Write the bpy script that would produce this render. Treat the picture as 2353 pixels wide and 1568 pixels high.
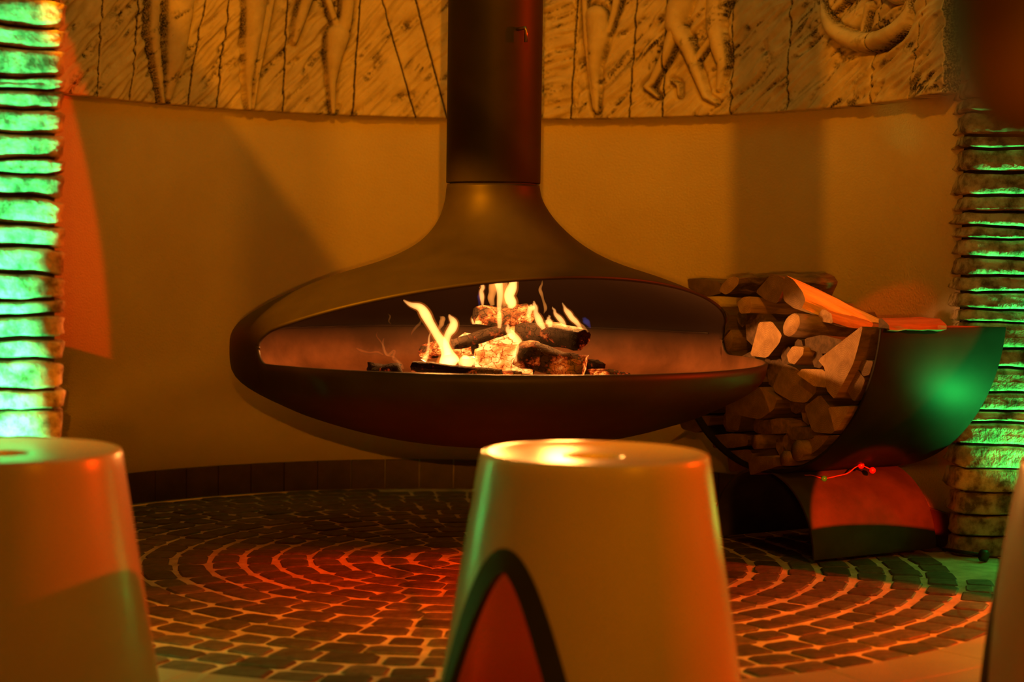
import bpy, bmesh, math, random
import numpy as np
from mathutils import Vector, Matrix, Euler

for o in list(bpy.data.objects):
    bpy.data.objects.remove(o)
SC = bpy.context.scene
COL = SC.collection
random.seed(7)
rng = np.random.default_rng(11)

# ------------------------------------------------------------------ camera
F = 4000.0                       # focal length in pixels of the 2353 x 1568 frame
EYE = Vector((0.0, 0.0, 0.68))
PITCH, ROLL = 0.0472, 0.0135
CR = (Matrix.Rotation(math.pi / 2 - PITCH, 3, 'X') @ Matrix.Rotation(ROLL, 3, 'Z'))
cam_d = bpy.data.cameras.new('camera')
cam_d.sensor_width = 36.0
cam_d.lens = F / 2353.0 * 36.0
cam_d.clip_start = 0.02
cam_d.dof.use_dof = True
cam_d.dof.focus_distance = 3.95
cam_d.dof.aperture_fstop = 3.3
cam = bpy.data.objects.new('camera', cam_d)
cam.matrix_world = Matrix.Translation(EYE) @ CR.to_4x4()
COL.objects.link(cam)
SC.camera = cam

# ------------------------------------------------------------------ exposure, world
SC.view_settings.view_transform = 'Standard'
SC.view_settings.look = 'None'
SC.view_settings.gamma = 1.0
SC.view_settings.use_curve_mapping = False
SC.view_settings.exposure = 0.0
w = bpy.data.worlds.new('dim_room')
SC.world = w
w.use_nodes = True
w.node_tree.nodes['Background'].inputs[0].default_value = (1.0, 0.25, 0.004, 1)
w.node_tree.nodes['Background'].inputs[1].default_value = 0.15

# ------------------------------------------------------------------ lights
AMBER = (1.0, 0.25, 0.001)
RED = (1.0, 0.03, 0.001)
GREEN = (0.035, 1.0, 0.22)

def spot(name, loc, tgt, power, col, size=60, blend=0.3, radius=0.03, square=False):
    l = bpy.data.lights.new(name, 'SPOT')
    l.energy = power; l.color = col; l.spot_size = math.radians(size)
    l.spot_blend = blend; l.shadow_soft_size = radius; l.use_square = square
    o = bpy.data.objects.new(name, l)
    COL.objects.link(o)
    o.location = loc
    o.rotation_euler = (Vector(tgt) - Vector(loc)).to_track_quat('-Z', 'Y').to_euler()
    return o

def point(name, loc, power, col, radius=0.03):
    l = bpy.data.lights.new(name, 'POINT')
    l.energy = power; l.color = col; l.shadow_soft_size = radius
    o = bpy.data.objects.new(name, l)
    COL.objects.link(o)
    o.location = loc
    return o

LF = Vector((0.0, 1.2, 2.60))             # spotlight near the ceiling, cut by flags built further down
LW = Vector((0.0, -0.2, 0.64))           # added low fill light that brightens the wall from the front
LV = Vector((0.02, -0.2, 0.85))           # added slit of fill light for the foot of the wall
LG = Vector((0.0, 0.2, 2.5))              # added light to brighten the front of the floor
RA = Vector((0.35, -0.30, 2.35)); RB_ = Vector((0.95, -0.30, 2.35))   # added red lights for the floor bands, cut by flags too
spot('amber_spot_front', LF, (0.18, 5.0, 1.10), 215, AMBER, 40, 0.06, 0.005)
spot('added_amber_low_fill', LW, (0.0, 4.6, 0.9), 140, AMBER, 60, 0.3, 0.004)
spot('added_amber_wall_foot_fill', LV, (-0.1, 4.7, 0.2), 330, AMBER, 50, 0.4, 0.005)
spot('amber_spot_left', (-1.5, 1.5, 2.3), (-0.20, 3.70, 0.60), 2100, AMBER, 13, 0.5, 0.02)
spot('amber_spot_right', (2.2, -0.2, 2.2), (-0.9, 4.5, 0.2), 200, AMBER, 38, 0.5, 0.25)
spot('added_amber_floor_fill', LG, (-0.05, 3.1, 0.0), 560, AMBER, 50, 0.3, 0.012)
spot('red_spot_right', (2.5, 3.4, 1.2), (-0.25, 2.82, 0.62), 290, RED, 61, 0.02, 0.012)
spot('added_red_floor_left', RA, (-0.22, 3.82, 0.0), 1500, RED, 13, 0.9, 0.006)
spot('added_red_floor_right', RB_, (0.72, 3.45, 0.0), 480, RED, 11, 0.7, 0.006)
spot('added_red_rack_foot', (0.80, 0.6, 0.84), (0.85, 3.95, 0.09), 3300, RED, 5.8, 0.1, 0.006)  # added light that makes the red patch on the rack foot
spot('added_red_log_tops', (0.2, 0.4, 2.45), (0.84, 3.96, 0.69), 500, RED, 4.2, 0.3, 0.01)  # separate light added to redden the tops of the logs
spot('green_uplight_left', (-1.22, 2.72, 0.17), (-1.04, 3.02, 0.58), 270, GREEN, 100, 0.4, 0.03)
spot('green_uplight_right', (1.37, 3.93, 0.11), (1.26, 4.05, 0.50), 40, (0.03, 1.0, 0.13), 110, 0.4, 0.02)
spot('added_green_pillar_fill', (1.44, 3.935, 0.42), (1.12, 4.06, 0.85), 44, (0.03, 1.0, 0.16), 56, 0.3, 0.012)  # second green light, added to brighten the upper right pillar

# ------------------------------------------------------------------ helpers
def ray(px, py):
    d = CR @ Vector(((px - 1176.5) / F, -(py - 784.0) / F, -1.0))
    return d

def P_Y(px, py, Y):
    d = ray(px, py)
    return EYE + d * (Y / d.y)

def P_z(px, py, z):
    d = ray(px, py)
    return EYE + d * ((z - EYE.z) / d.z)

def P_plane(px, py, p, n):
    d = ray(px, py)
    return EYE + d * ((Vector(p) - EYE).dot(n) / d.dot(n))

CX, CY, CRAD = -0.12, 3.92, 1.19          # round alcove

def P_cyl(px, py, R=CRAD):
    d = ray(px, py)
    ox, oy = EYE.x - CX, EYE.y - CY
    a = d.x ** 2 + d.y ** 2; b = 2 * (ox * d.x + oy * d.y); c = ox * ox + oy * oy - R * R
    t = (-b + math.sqrt(max(b * b - 4 * a * c, 0))) / (2 * a)
    return EYE + d * t

CRI = CR.transposed()
def proj(p):
    q = CRI @ (Vector(p) - EYE)
    return (1176.5 + F * q.x / -q.z, 784.0 - F * q.y / -q.z)

def mesh_obj(name, verts, faces, mats, parent=None, smooth=True, mi=None, loc=None):
    me = bpy.data.meshes.new(name)
    me.from_pydata([tuple(v) for v in verts], [], faces)
    if not isinstance(mats, (list, tuple)):
        mats = [mats]
    for m in mats:
        me.materials.append(m)
    if mi is not None:
        me.polygons.foreach_set('material_index', mi)
    me.polygons.foreach_set('use_smooth', [smooth] * len(me.polygons))
    me.update()
    o = bpy.data.objects.new(name, me)
    COL.objects.link(o)
    if loc is not None:
        o.location = loc
    if parent is not None:
        o.parent = parent
    return o

def recalc(o, merge=None):
    bm = bmesh.new(); bm.from_mesh(o.data)
    if merge:
        bmesh.ops.remove_doubles(bm, verts=bm.verts, dist=merge)
    bmesh.ops.recalc_face_normals(bm, faces=bm.faces)
    bm.to_mesh(o.data); bm.free(); o.data.update()

def tag(o, label, cat, group=None, kind=None):
    o['label'] = label
    o['category'] = cat
    if group: o['group'] = group
    if kind: o['kind'] = kind
    return o

def struct(o, label, cat):
    o['label'] = label; o['category'] = cat; o['kind'] = 'structure'
    return o

def thing(name, label, cat, loc=(0, 0, 0), group=None):
    o = bpy.data.objects.new(name, None)
    COL.objects.link(o)
    o.location = loc
    o.empty_display_size = 0.05
    return tag(o, label, cat, group)

def rebase(o, base):
    """move the origin of a mesh to base, keeping its place"""
    b = Vector(base)
    o.data.transform(Matrix.Translation(-b))
    o.location = b
    return o

def smoothstep(a, b, x):
    t = np.clip((x - a) / (b - a), 0, 1)
    return t * t * (3 - 2 * t)

_perm = rng.random((256, 256))
def vnoise(x, y):
    xi = np.floor(x).astype(int); yi = np.floor(y).astype(int)
    fx = x - xi; fy = y - yi
    fx = fx * fx * (3 - 2 * fx); fy = fy * fy * (3 - 2 * fy)
    g = lambda a, b: _perm[a % 256, b % 256]
    return ((g(xi, yi) * (1 - fx) + g(xi + 1, yi) * fx) * (1 - fy)
            + (g(xi, yi + 1) * (1 - fx) + g(xi + 1, yi + 1) * fx) * fy)

def fbm(x, y, n=3):
    s = 0; a = 0.5
    for i in range(n):
        s = s + a * vnoise(x * 2 ** i + 17 * i, y * 2 ** i + 31 * i); a *= 0.5
    return s

# ------------------------------------------------------------------ materials
def new_mat(name):
    m = bpy.data.materials.new(name)
    m.use_nodes = True
    nt = m.node_tree
    b = nt.nodes['Principled BSDF']
    return m, nt, b

def N(nt, t, **kw):
    n = nt.nodes.new(t)
    for k, v in kw.items():
        setattr(n, k, v)
    return n

def L(nt, a, b):
    nt.links.new(a, b)

def ramp(nt, stops, src):
    r = N(nt, 'ShaderNodeValToRGB')
    e = r.color_ramp.elements
    while len(e) < len(stops): e.new(0.5)
    for el, (p, c) in zip(e, stops):
        el.position = p; el.color = (*c, 1) if len(c) == 3 else c
    L(nt, src, r.inputs[0])
    return r.outputs[0]

def noise_tex(nt, scale, detail=4, rough=0.6, stretch=None, coord='Object'):
    tc = N(nt, 'ShaderNodeTexCoord')
    mp = N(nt, 'ShaderNodeMapping')
    L(nt, tc.outputs[coord], mp.inputs[0])
    if stretch: mp.inputs['Scale'].default_value = stretch
    t = N(nt, 'ShaderNodeTexNoise')
    t.inputs['Scale'].default_value = scale
    t.inputs['Detail'].default_value = detail
    t.inputs['Roughness'].default_value = rough
    L(nt, mp.outputs[0], t.inputs['Vector'])
    return t.outputs['Fac'], mp

def bump(nt, b, src, strength, dist):
    n = N(nt, 'ShaderNodeBump')
    n.inputs['Strength'].default_value = strength
    n.inputs['Distance'].default_value = dist
    L(nt, src, n.inputs['Height'])
    L(nt, n.outputs[0], b.inputs['Normal'])

def simple(name, c1, c2, scale, rough=0.6, metal=0.0, bs=0.0, bd=0.002, stretch=None, lo=0.35, hi=0.65, spec=0.5, bscale=None, coord='Object'):
    m, nt, b = new_mat(name)
    f, _ = noise_tex(nt, scale, 5, 0.62, stretch, coord)
    c = ramp(nt, [(lo, c1), (hi, c2)], f)
    L(nt, c, b.inputs['Base Color'])
    b.inputs['Roughness'].default_value = rough
    b.inputs['Metallic'].default_value = metal
    b.inputs['Specular IOR Level'].default_value = spec
    if bs:
        if bscale:
            f, _ = noise_tex(nt, bscale, 4, 0.6, stretch, coord)
        bump(nt, b, f, bs, bd)
    return m

M = {}
M['stucco'] = simple('stucco_wall', (0.66, 0.60, 0.50), (0.74, 0.69, 0.60), 3.0, 0.85, bs=0.55, bd=0.004, bscale=190, spec=0.2)
M['steel'] = simple('black_satin_steel', (0.014, 0.0125, 0.011), (0.020, 0.018, 0.016), 9, 0.50, bs=0.03, bd=0.001, bscale=300, spec=0.18)
def soot_mat():
    """rust in the basin, black soot burnt onto the hood above the seam"""
    m, nt, b = new_mat('rusty_soot_steel')
    f, _ = noise_tex(nt, 7, 5, 0.62)
    c = ramp(nt, [(0.35, (0.09, 0.038, 0.017)), (0.65, (0.20, 0.088, 0.04))], f)
    tc = N(nt, 'ShaderNodeTexCoord'); sx = N(nt, 'ShaderNodeSeparateXYZ'); L(nt, tc.outputs['Object'], sx.inputs[0])
    f2, _ = noise_tex(nt, 12, 4, 0.6)
    ad = N(nt, 'ShaderNodeMath', operation='MULTIPLY_ADD'); L(nt, f2, ad.inputs[0]); ad.inputs[1].default_value = 0.02; L(nt, sx.outputs['Z'], ad.inputs[2])
    mr = N(nt, 'ShaderNodeMapRange'); mr.inputs[1].default_value = 0.165; mr.inputs[2].default_value = 0.25
    L(nt, ad.outputs[0], mr.inputs[0])
    mx = N(nt, 'ShaderNodeMix', data_type='RGBA'); L(nt, mr.outputs[0], mx.inputs[0]); L(nt, c, mx.inputs[6])
    mx.inputs[7].default_value = (0.007, 0.004, 0.003, 1)
    L(nt, mx.outputs[2], b.inputs['Base Color'])
    b.inputs['Roughness'].default_value = 0.6; b.inputs['Specular IOR Level'].default_value = 0.25
    f3, _ = noise_tex(nt, 60, 4, 0.6)
    bump(nt, b, f3, 0.15, 0.002)
    return m
M['soot'] = soot_mat()
M['rack_steel'] = simple('rack_black_steel', (0.009, 0.0085, 0.008), (0.016, 0.014, 0.012), 6, 0.5, bs=0.05, bd=0.001, bscale=120, spec=0.07)
M['foot_steel'] = simple('dusty_black_steel', (0.026, 0.024, 0.021), (0.046, 0.041, 0.036), 14, 0.7, bs=0.05, bd=0.001, bscale=120, spec=0.2)
M['stool'] = simple('cream_plastic', (0.50, 0.41, 0.31), (0.53, 0.44, 0.34), 5, 0.27)
M['stool_dark'] = simple('dark_trim_plastic', (0.012, 0.010, 0.009), (0.018, 0.014, 0.012), 5, 0.6)
M['tile_brown'] = simple('brown_skirting_tile', (0.045, 0.022, 0.016), (0.075, 0.038, 0.027), 14, 0.5, bs=0.1, bd=0.001, bscale=80)
M['mortar'] = simple('sand_mortar', (0.42, 0.36, 0.27), (0.68, 0.60, 0.46), 16, 0.95, bs=0.6, bd=0.004, bscale=140, spec=0.2)
M['pale_floor'] = simple('pale_floor_stone', (0.30, 0.27, 0.21), (0.38, 0.34, 0.28), 4, 0.45, bs=0.04, bd=0.001, bscale=60)
M['stone'] = simple('layered_brown_stone', (0.12, 0.085, 0.05), (0.62, 0.54, 0.42), 26, 0.85, bs=0.9, bd=0.006, bscale=75, spec=0.25, lo=0.36, hi=0.60)
M['stone_core'] = simple('dark_joint_stone', (0.02, 0.016, 0.012), (0.04, 0.03, 0.022), 20, 0.95)
M['plaster_white'] = simple('ceiling_plaster', (0.5, 0.46, 0.4), (0.56, 0.5, 0.44), 3, 0.9)
M['shade'] = simple('dark_brown_shade', (0.007, 0.003, 0.002), (0.010, 0.004, 0.002), 6, 0.55, spec=0.12)
M['ash'] = simple('grey_ash', (0.10, 0.075, 0.06), (0.34, 0.29, 0.25), 60, 0.95, bs=1.0, bd=0.006, bscale=120)

def cobble_mat():
    m, nt, b = new_mat('worn_cobblestone')
    oi = N(nt, 'ShaderNodeObjectInfo')
    f, _ = noise_tex(nt, 42, 5, 0.65)
    c = ramp(nt, [(0.30, (0.045, 0.034, 0.026)), (0.72, (0.135, 0.105, 0.082))], f)
    hsv = N(nt, 'ShaderNodeHueSaturation')
    mr = N(nt, 'ShaderNodeMapRange')
    mr.inputs[3].default_value = 0.6; mr.inputs[4].default_value = 1.35
    L(nt, oi.outputs['Random'], mr.inputs[0])
    L(nt, mr.outputs[0], hsv.inputs['Value'])
    L(nt, c, hsv.inputs['Color'])
    L(nt, hsv.outputs[0], b.inputs['Base Color'])
    b.inputs['Roughness'].default_value = 0.62
    bump(nt, b, f, 0.6, 0.005)
    return m
M['cobble'] = cobble_mat()

def relief_mat():
    m, nt, b = new_mat('carved_white_stone_with_dark_patina')
    at = N(nt, 'ShaderNodeAttribute'); at.attribute_name = 'patina'
    f, _ = noise_tex(nt, 20, 5, 0.6)
    c = ramp(nt, [(0.3, (0.56, 0.49, 0.38)), (0.7, (0.74, 0.67, 0.55))], f)
    f2, _ = noise_tex(nt, 210, 3, 0.7)
    mr = N(nt, 'ShaderNodeMapRange')
    mr.inputs[1].default_value = 0.38; mr.inputs[2].default_value = 0.58
    mr.inputs[3].default_value = 0.55; mr.inputs[4].default_value = 1.25
    L(nt, f2, mr.inputs[0])
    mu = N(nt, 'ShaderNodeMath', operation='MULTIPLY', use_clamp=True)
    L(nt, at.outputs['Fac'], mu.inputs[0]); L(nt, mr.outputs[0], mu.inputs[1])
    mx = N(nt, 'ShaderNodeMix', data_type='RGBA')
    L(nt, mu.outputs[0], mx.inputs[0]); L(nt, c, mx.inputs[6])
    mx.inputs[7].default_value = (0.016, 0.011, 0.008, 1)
    L(nt, mx.outputs[2], b.inputs['Base Color'])
    b.inputs['Roughness'].default_value = 0.8
    f3, _ = noise_tex(nt, 150, 3, 0.6)
    bump(nt, b, f3, 0.25, 0.003)
    return m
M['relief'] = relief_mat()

def wood_end_mat(name, dark, light):
    m, nt, b = new_mat(name)
    tc = N(nt, 'ShaderNodeTexCoord')
    wv = N(nt, 'ShaderNodeTexWave', wave_type='RINGS', rings_direction='SPHERICAL')
    wv.inputs['Scale'].default_value = 75; wv.inputs['Distortion'].default_value = 6
    wv.inputs['Detail'].default_value = 3
    L(nt, tc.outputs['Object'], wv.inputs['Vector'])
    f, _ = noise_tex(nt, 30, 5, 0.6)
    mx = N(nt, 'ShaderNodeMix'); mx.inputs[0].default_value = 0.86
    L(nt, wv.outputs['Fac'], mx.inputs[2]); L(nt, f, mx.inputs[3])
    c = ramp(nt, [(0.25, dark), (0.7, light)], mx.outputs[0])
    L(nt, c, b.inputs['Base Color'])
    b.inputs['Roughness'].default_value = 0.85
    bump(nt, b, mx.outputs[0], 0.4, 0.002)
    return m
M['wood_end'] = wood_end_mat('sawn_wood_end', (0.15, 0.085, 0.042), (0.40, 0.26, 0.14))
M['wood_end_grey'] = wood_end_mat('weathered_wood_end', (0.055, 0.032, 0.018), (0.17, 0.11, 0.06))

def grain_mat(name, dark, light, stretch=(60, 60, 5), bs=0.6):
    m, nt, b = new_mat(name)
    f, _ = noise_tex(nt, 1.0, 5, 0.65, stretch)
    c = ramp(nt, [(0.32, dark), (0.68, light)], f)
    L(nt, c, b.inputs['Base Color'])
    b.inputs['Roughness'].default_value = 0.8
    bump(nt, b, f, bs, 0.004)
    return m
M['split'] = grain_mat('split_wood', (0.12, 0.068, 0.034), (0.33, 0.21, 0.11))
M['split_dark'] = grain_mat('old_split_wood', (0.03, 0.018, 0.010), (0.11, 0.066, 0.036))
M['split_pale'] = grain_mat('fresh_split_wood', (0.42, 0.30, 0.17), (0.72, 0.56, 0.36))
M['bark'] = grain_mat('rough_bark', (0.030, 0.018, 0.011), (0.17, 0.11, 0.07), (38, 38, 14), 1.0)

def ember_mat(name, hot, strength, base, crack_scale, lo, hi, crack=0.75):
    m, nt, b = new_mat(name)
    tc = N(nt, 'ShaderNodeTexCoord')
    nz = N(nt, 'ShaderNodeTexNoise'); nz.inputs['Scale'].default_value = 60; nz.inputs['Detail'].default_value = 4
    L(nt, tc.outputs['Object'], nz.inputs['Vector'])
    va = N(nt, 'ShaderNodeMixRGB'); va.inputs[0].default_value = 0.022
    L(nt, tc.outputs['Object'], va.inputs[1]); L(nt, nz.outputs['Color'], va.inputs[2])
    mp = N(nt, 'ShaderNodeMapping'); mp.inputs['Scale'].default_value = (1.0, 1.0, 0.62)
    L(nt, va.outputs[0], mp.inputs[0])
    v = N(nt, 'ShaderNodeTexVoronoi', feature='DISTANCE_TO_EDGE')
    v.inputs['Scale'].default_value = crack_scale; v.inputs['Randomness'].default_value = 1.0
    L(nt, mp.outputs[0], v.inputs['Vector'])
    cr = N(nt, 'ShaderNodeMapRange'); cr.inputs[1].default_value = 0.0; cr.inputs[2].default_value = 0.055
    cr.inputs[3].default_value = 1 - crack
    L(nt, v.outputs['Distance'], cr.inputs[0])
    n2 = N(nt, 'ShaderNodeTexNoise'); n2.inputs['Scale'].default_value = 24; n2.inputs['Detail'].default_value = 5; n2.inputs['Roughness'].default_value = 0.62
    L(nt, tc.outputs['Object'], n2.inputs['Vector'])
    gl = N(nt, 'ShaderNodeMapRange'); gl.inputs[1].default_value = lo; gl.inputs[2].default_value = hi
    L(nt, n2.outputs['Fac'], gl.inputs[0])
    mu = N(nt, 'ShaderNodeMath', operation='MULTIPLY'); L(nt, cr.outputs[0], mu.inputs[0]); L(nt, gl.outputs[0], mu.inputs[1])
    c = ramp(nt, [(0.0, (0.8, 0.02, 0.002)), (0.35, (1.0, 0.11, 0.010)), (0.7, (1.0, 0.30, 0.04)), (1.0, hot)], mu.outputs[0])
    L(nt, c, b.inputs['Emission Color'])
    st = N(nt, 'ShaderNodeMath', operation='MULTIPLY'); L(nt, mu.outputs[0], st.inputs[0]); st.inputs[1].default_value = strength
    L(nt, st.outputs[0], b.inputs['Emission Strength'])
    n3 = N(nt, 'ShaderNodeTexNoise'); n3.inputs['Scale'].default_value = 45; n3.inputs['Detail'].default_value = 6
    L(nt, tc.outputs['Object'], n3.inputs['Vector'])
    m3 = N(nt, 'ShaderNodeMath', operation='MULTIPLY'); L(nt, n3.outputs['Fac'], m3.inputs[0]); L(nt, cr.outputs[0], m3.inputs[1])
    bc = ramp(nt, [(0.12, (0.004, 0.003, 0.0025)), (0.65, base)], m3.outputs[0])
    L(nt, bc, b.inputs['Base Color'])
    b.inputs['Roughness'].default_value = 0.95; b.inputs['Specular IOR Level'].default_value = 0.1
    bump(nt, b, m3.outputs[0], 0.9, 0.006)
    return m
M['ember_hot'] = ember_mat('glowing_ember_wood', (1.0, 0.48, 0.11), 2.0, (0.03, 0.018, 0.009), 62, 0.24, 0.58, 0.7)
M['ember_mid'] = ember_mat('half_glowing_charred_wood', (1.0, 0.45, 0.09), 1.9, (0.02, 0.012, 0.007), 70, 0.45, 0.62, 0.85)
M['char'] = ember_mat('charred_wood', (1.0, 0.30, 0.04), 1.0, (0.009, 0.0055, 0.004), 80, 0.56, 0.72, 0.9)
M['char_ash'] = ember_mat('ash_coated_charred_wood', (1.0, 0.30, 0.04), 0.8, (0.035, 0.022, 0.013), 95, 0.50, 0.70, 0.8)

def flame_mat(name, col, strength):
    m = bpy.data.materials.new(name); m.use_nodes = True
    nt = m.node_tree
    nt.nodes.remove(nt.nodes['Principled BSDF'])
    e = N(nt, 'ShaderNodeEmission')
    e.inputs[0].default_value = (*col, 1); e.inputs[1].default_value = strength
    L(nt, e.outputs[0], nt.nodes['Material Output'].inputs['Volume'])
    return m
M['flame'] = flame_mat('yellow_flame', (1.0, 0.42, 0.10), 210)
M['flame_soft'] = flame_mat('orange_flame', (1.0, 0.30, 0.045), 90)
M['flame_sheath'] = flame_mat('outer_orange_flame', (1.0, 0.22, 0.02), 26)
M['flame_blue'] = flame_mat('blue_flame', (0.10, 0.13, 0.55), 22)
M['smoke'] = flame_mat('thin_orange_flame_wisp', (1.0, 0.30, 0.045), 20)
M['bead_green'] = simple('green_glass_bead', (0.02, 0.35, 0.08), (0.03, 0.45, 0.12), 40, 0.15)
M['bead_red'] = simple('red_berry_bead', (0.45, 0.01, 0.01), (0.6, 0.02, 0.015), 40, 0.3)
M['wire'] = simple('dark_red_wire', (0.16, 0.01, 0.008), (0.22, 0.02, 0.012), 40, 0.5)
M['iron'] = simple('dark_iron', (0.02, 0.018, 0.016), (0.04, 0.034, 0.03), 40, 0.5, metal=0.6)
M['brass'] = simple('dull_handle_metal', (0.16, 0.12, 0.08), (0.24, 0.18, 0.12), 40, 0.3, metal=0.9)

# ------------------------------------------------------------------ the setting
def tube_pts(pts, radii, n=12, flat=1.0, flat_dir=None, cap=True):
    pts = [Vector(p) for p in pts]
    V, Fc = [], []
    up = Vector(flat_dir) if flat_dir else Vector((0, 1, 0))
    for i, p in enumerate(pts):
        a = pts[max(i - 1, 0)]; b = pts[min(i + 1, len(pts) - 1)]
        t = (b - a).normalized()
        s = t.cross(up)
        if s.length < 1e-4: s = t.cross(Vector((1, 0, 0)))
        s.normalize(); q = s.cross(t).normalized()
        for k in range(n):
            an = 2 * math.pi * k / n
            V.append(p + s * (math.cos(an) * radii[i]) + q * (math.sin(an) * radii[i] * flat))
    for i in range(len(pts) - 1):
        for k in range(n):
            k2 = (k + 1) % n
            Fc.append((i * n + k, i * n + k2, (i + 1) * n + k2, (i + 1) * n + k))
    if cap:
        Fc.append(tuple(range(n - 1, -1, -1)))
        Fc.append(tuple(range((len(pts) - 1) * n, len(pts) * n)))
    return V, Fc

def catmull(pts, n):
    """smooth resample of rows (tuples of any width)"""
    P = np.array(pts, float)
    P = np.vstack([2 * P[0] - P[1], P, 2 * P[-1] - P[-2]])
    out = []
    for i in range(1, len(P) - 2):
        for k in range(n):
            t = k / n
            out.append(0.5 * (2 * P[i] + (P[i + 1] - P[i - 1]) * t + (2 * P[i - 1] - 5 * P[i] + 4 * P[i + 1] - P[i + 2]) * t * t
                              + (3 * P[i] - P[i - 1] - 3 * P[i + 1] + P[i + 2]) * t ** 3))
    out.append(P[-2])
    return np.array(out)

def box(name, x0, x1, y0, y1, z0, z1, mat, parent=None):
    V = [(x, y, z) for x in (x0, x1) for y in (y0, y1) for z in (z0, z1)]
    Fc = [(0, 1, 3, 2), (4, 6, 7, 5), (0, 4, 5, 1), (2, 3, 7, 6), (0, 2, 6, 4), (1, 5, 7, 3)]
    return mesh_obj(name, V, Fc, mat, parent, False)

TOPZ = 2.7
# floor: mortar bed disc with cobbles, ring of border slabs, pale stone beyond
FX, FY, FR = -0.065, 3.91, 1.2
NB = 128
V = [(FX, FY, 0)]; Fc = []
for k in range(NB):
    a = 2 * math.pi * k / NB
    V.append((FX + (FR + 0.01) * math.cos(a), FY + (FR + 0.01) * math.sin(a), 0))
for k in range(NB):
    Fc.append((0, 1 + k, 1 + (k + 1) % NB))
floor = mesh_obj('floor', V, Fc, M['mortar'], None, False)
struct(floor, 'round alcove floor of sandy mortar set with worn cobblestones in rings', 'floor')

# stones in concentric rings
RW = 0.0745
stones = []
for ring in range(0, 16):
    r0 = 0.012 + ring * RW; r1 = r0 + RW
    if r1 > FR + 0.01: break
    rm = (r0 + r1) / 2
    n = max(3, int(round(2 * math.pi * rm / 0.088)))
    cuts = [(k + random.uniform(-0.17, 0.17)) / n * 2 * math.pi + ring * 1.37 for k in range(n)]
    for k in range(n):
        a0, a1 = cuts[k], cuts[(k + 1) % n] + (2 * math.pi if k == n - 1 else 0)
        stones.append((r0, r1, a0, a1))

def stone_geo(st):
    r0, r1, a0, a1 = st
    rm = (r0 + r1) / 2; am = (a0 + a1) / 2
    c = Vector((FX + rm * math.cos(am), FY + rm * math.sin(am), 0))
    gr = random.uniform(0.005, 0.0095); gt = random.uniform(0.0028, 0.006)
    j = lambda s: random.uniform(-s, s)
    cor = []
    for (r, a) in ((r0 + gr, a0 + gt / rm), (r1 - gr, a0 + gt / rm), (r1 - gr, a1 - gt / rm), (r0 + gr, a1 - gt / rm)):
        r += j(0.004); a += j(0.004) / rm
        cor.append(Vector((FX + r * math.cos(a), FY + r * math.sin(a), 0)) - c)
    ring8 = []
    for i in range(4):
        p, q, o = cor[i], cor[(i + 1) % 4], cor[i - 1]
        cut = random.uniform(0.07, 0.17)
        ring8.append(p.lerp(o, cut)); ring8.append(p.lerp(q, cut))
    top = random.uniform(0.0022, 0.0045); tx, ty = j(0.015), j(0.015)
    V = [(p.x, p.y, -0.01) for p in ring8]
    V += [(p.x, p.y, top - 0.0024 + p.x * tx + p.y * ty) for p in ring8]
    V += [(p.x * 0.91, p.y * 0.91, top + p.x * tx + p.y * ty + j(0.0006)) for p in ring8]
    Fc = []
    for lv in (0, 8):
        for k in range(8):
            Fc.append((lv + k, lv + (k + 1) % 8, lv + 8 + (k + 1) % 8, lv + 8 + k))
    Fc.append(tuple(range(16, 24)))
    return c, V, Fc

vis = []
for st in stones:
    rm = (st[0] + st[1]) / 2; am = (st[2] + st[3]) / 2
    x, y = FX + rm * math.cos(am), FY + rm * math.sin(am)
    if y > 3.75 and (x - CX) ** 2 + (y - CY) ** 2 > (CRAD - 0.045) ** 2: continue
    if x < -0.6 and y < 3.3 and x < -0.62 - (y - 2.9) * 0.55: continue
    px, py = proj((x, y, 0.01))
    hid = not (-20 < px < 2373 and py < 1600)
    if py > 1060 and 1070 - (py - 1060) * 0.16 < px < 1640 + (py - 1060) * 0.15: hid = True
    if px < 285 + (py - 1040) * 0.16: hid = True
    if px > 2340 - (py - 1040) * 0.22: hid = True
    vis.append((hid, y, st))
vis.sort(key=lambda t: (t[0], t[1]))
SV, SF = [], []
for i, (hid, y, st) in enumerate(vis):
    c, V, Fc = stone_geo(st)
    if i < 300 and not hid:
        o = mesh_obj('cobblestone', V, Fc, M['cobble'], floor, False, loc=c)
    else:
        b = len(SV)
        SV += [(v[0] + c.x, v[1] + c.y, v[2]) for v in V]
        SF += [tuple(b + q for q in f) for f in Fc]
o = mesh_obj('cobblestones', SV, SF, M['cobble'], floor, False); o['kind'] = 'stuff'

# border slabs and outer floor
def sector(name, r0, r1, a0, a1, z0, z1, mat, parent, n=10, cx=FX, cy=FY, bev=0.003):
    V = []; Fc = []
    prof = [(r0, z0), (r0, z1 - bev), (r0 + bev, z1), (r1 - bev, z1), (r1, z1 - bev), (r1, z0)]
    m = len(prof)
    for k in range(n + 1):
        a = a0 + (a1 - a0) * k / n
        for r, z in prof:
            V.append((cx + r * math.cos(a), cy + r * math.sin(a), z))
    for k in range(n):
        for q in range(m):
            q2 = (q + 1) % m
            Fc.append((k * m + q, (k + 1) * m + q, (k + 1) * m + q2, k * m + q2))
    Fc.append(tuple(range(m))); Fc.append(tuple(range(n * m + m - 1, n * m - 1, -1)))
    o = mesh_obj(name, V, Fc, mat, parent, False)
    recalc(o)
    return o
V = []; Fc = []
for k in range(NB + 1):
    a = 2 * math.pi * k / NB
    c, s = math.cos(a), math.sin(a)
    V.append((FX + (FR + 0.004) * c, FY + (FR + 0.004) * s, 0.004))
    q = 4.6 / max(abs(c), abs(s))
    V.append((FX + q * c, FY - 0.6 + q * s, 0.004))
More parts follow.
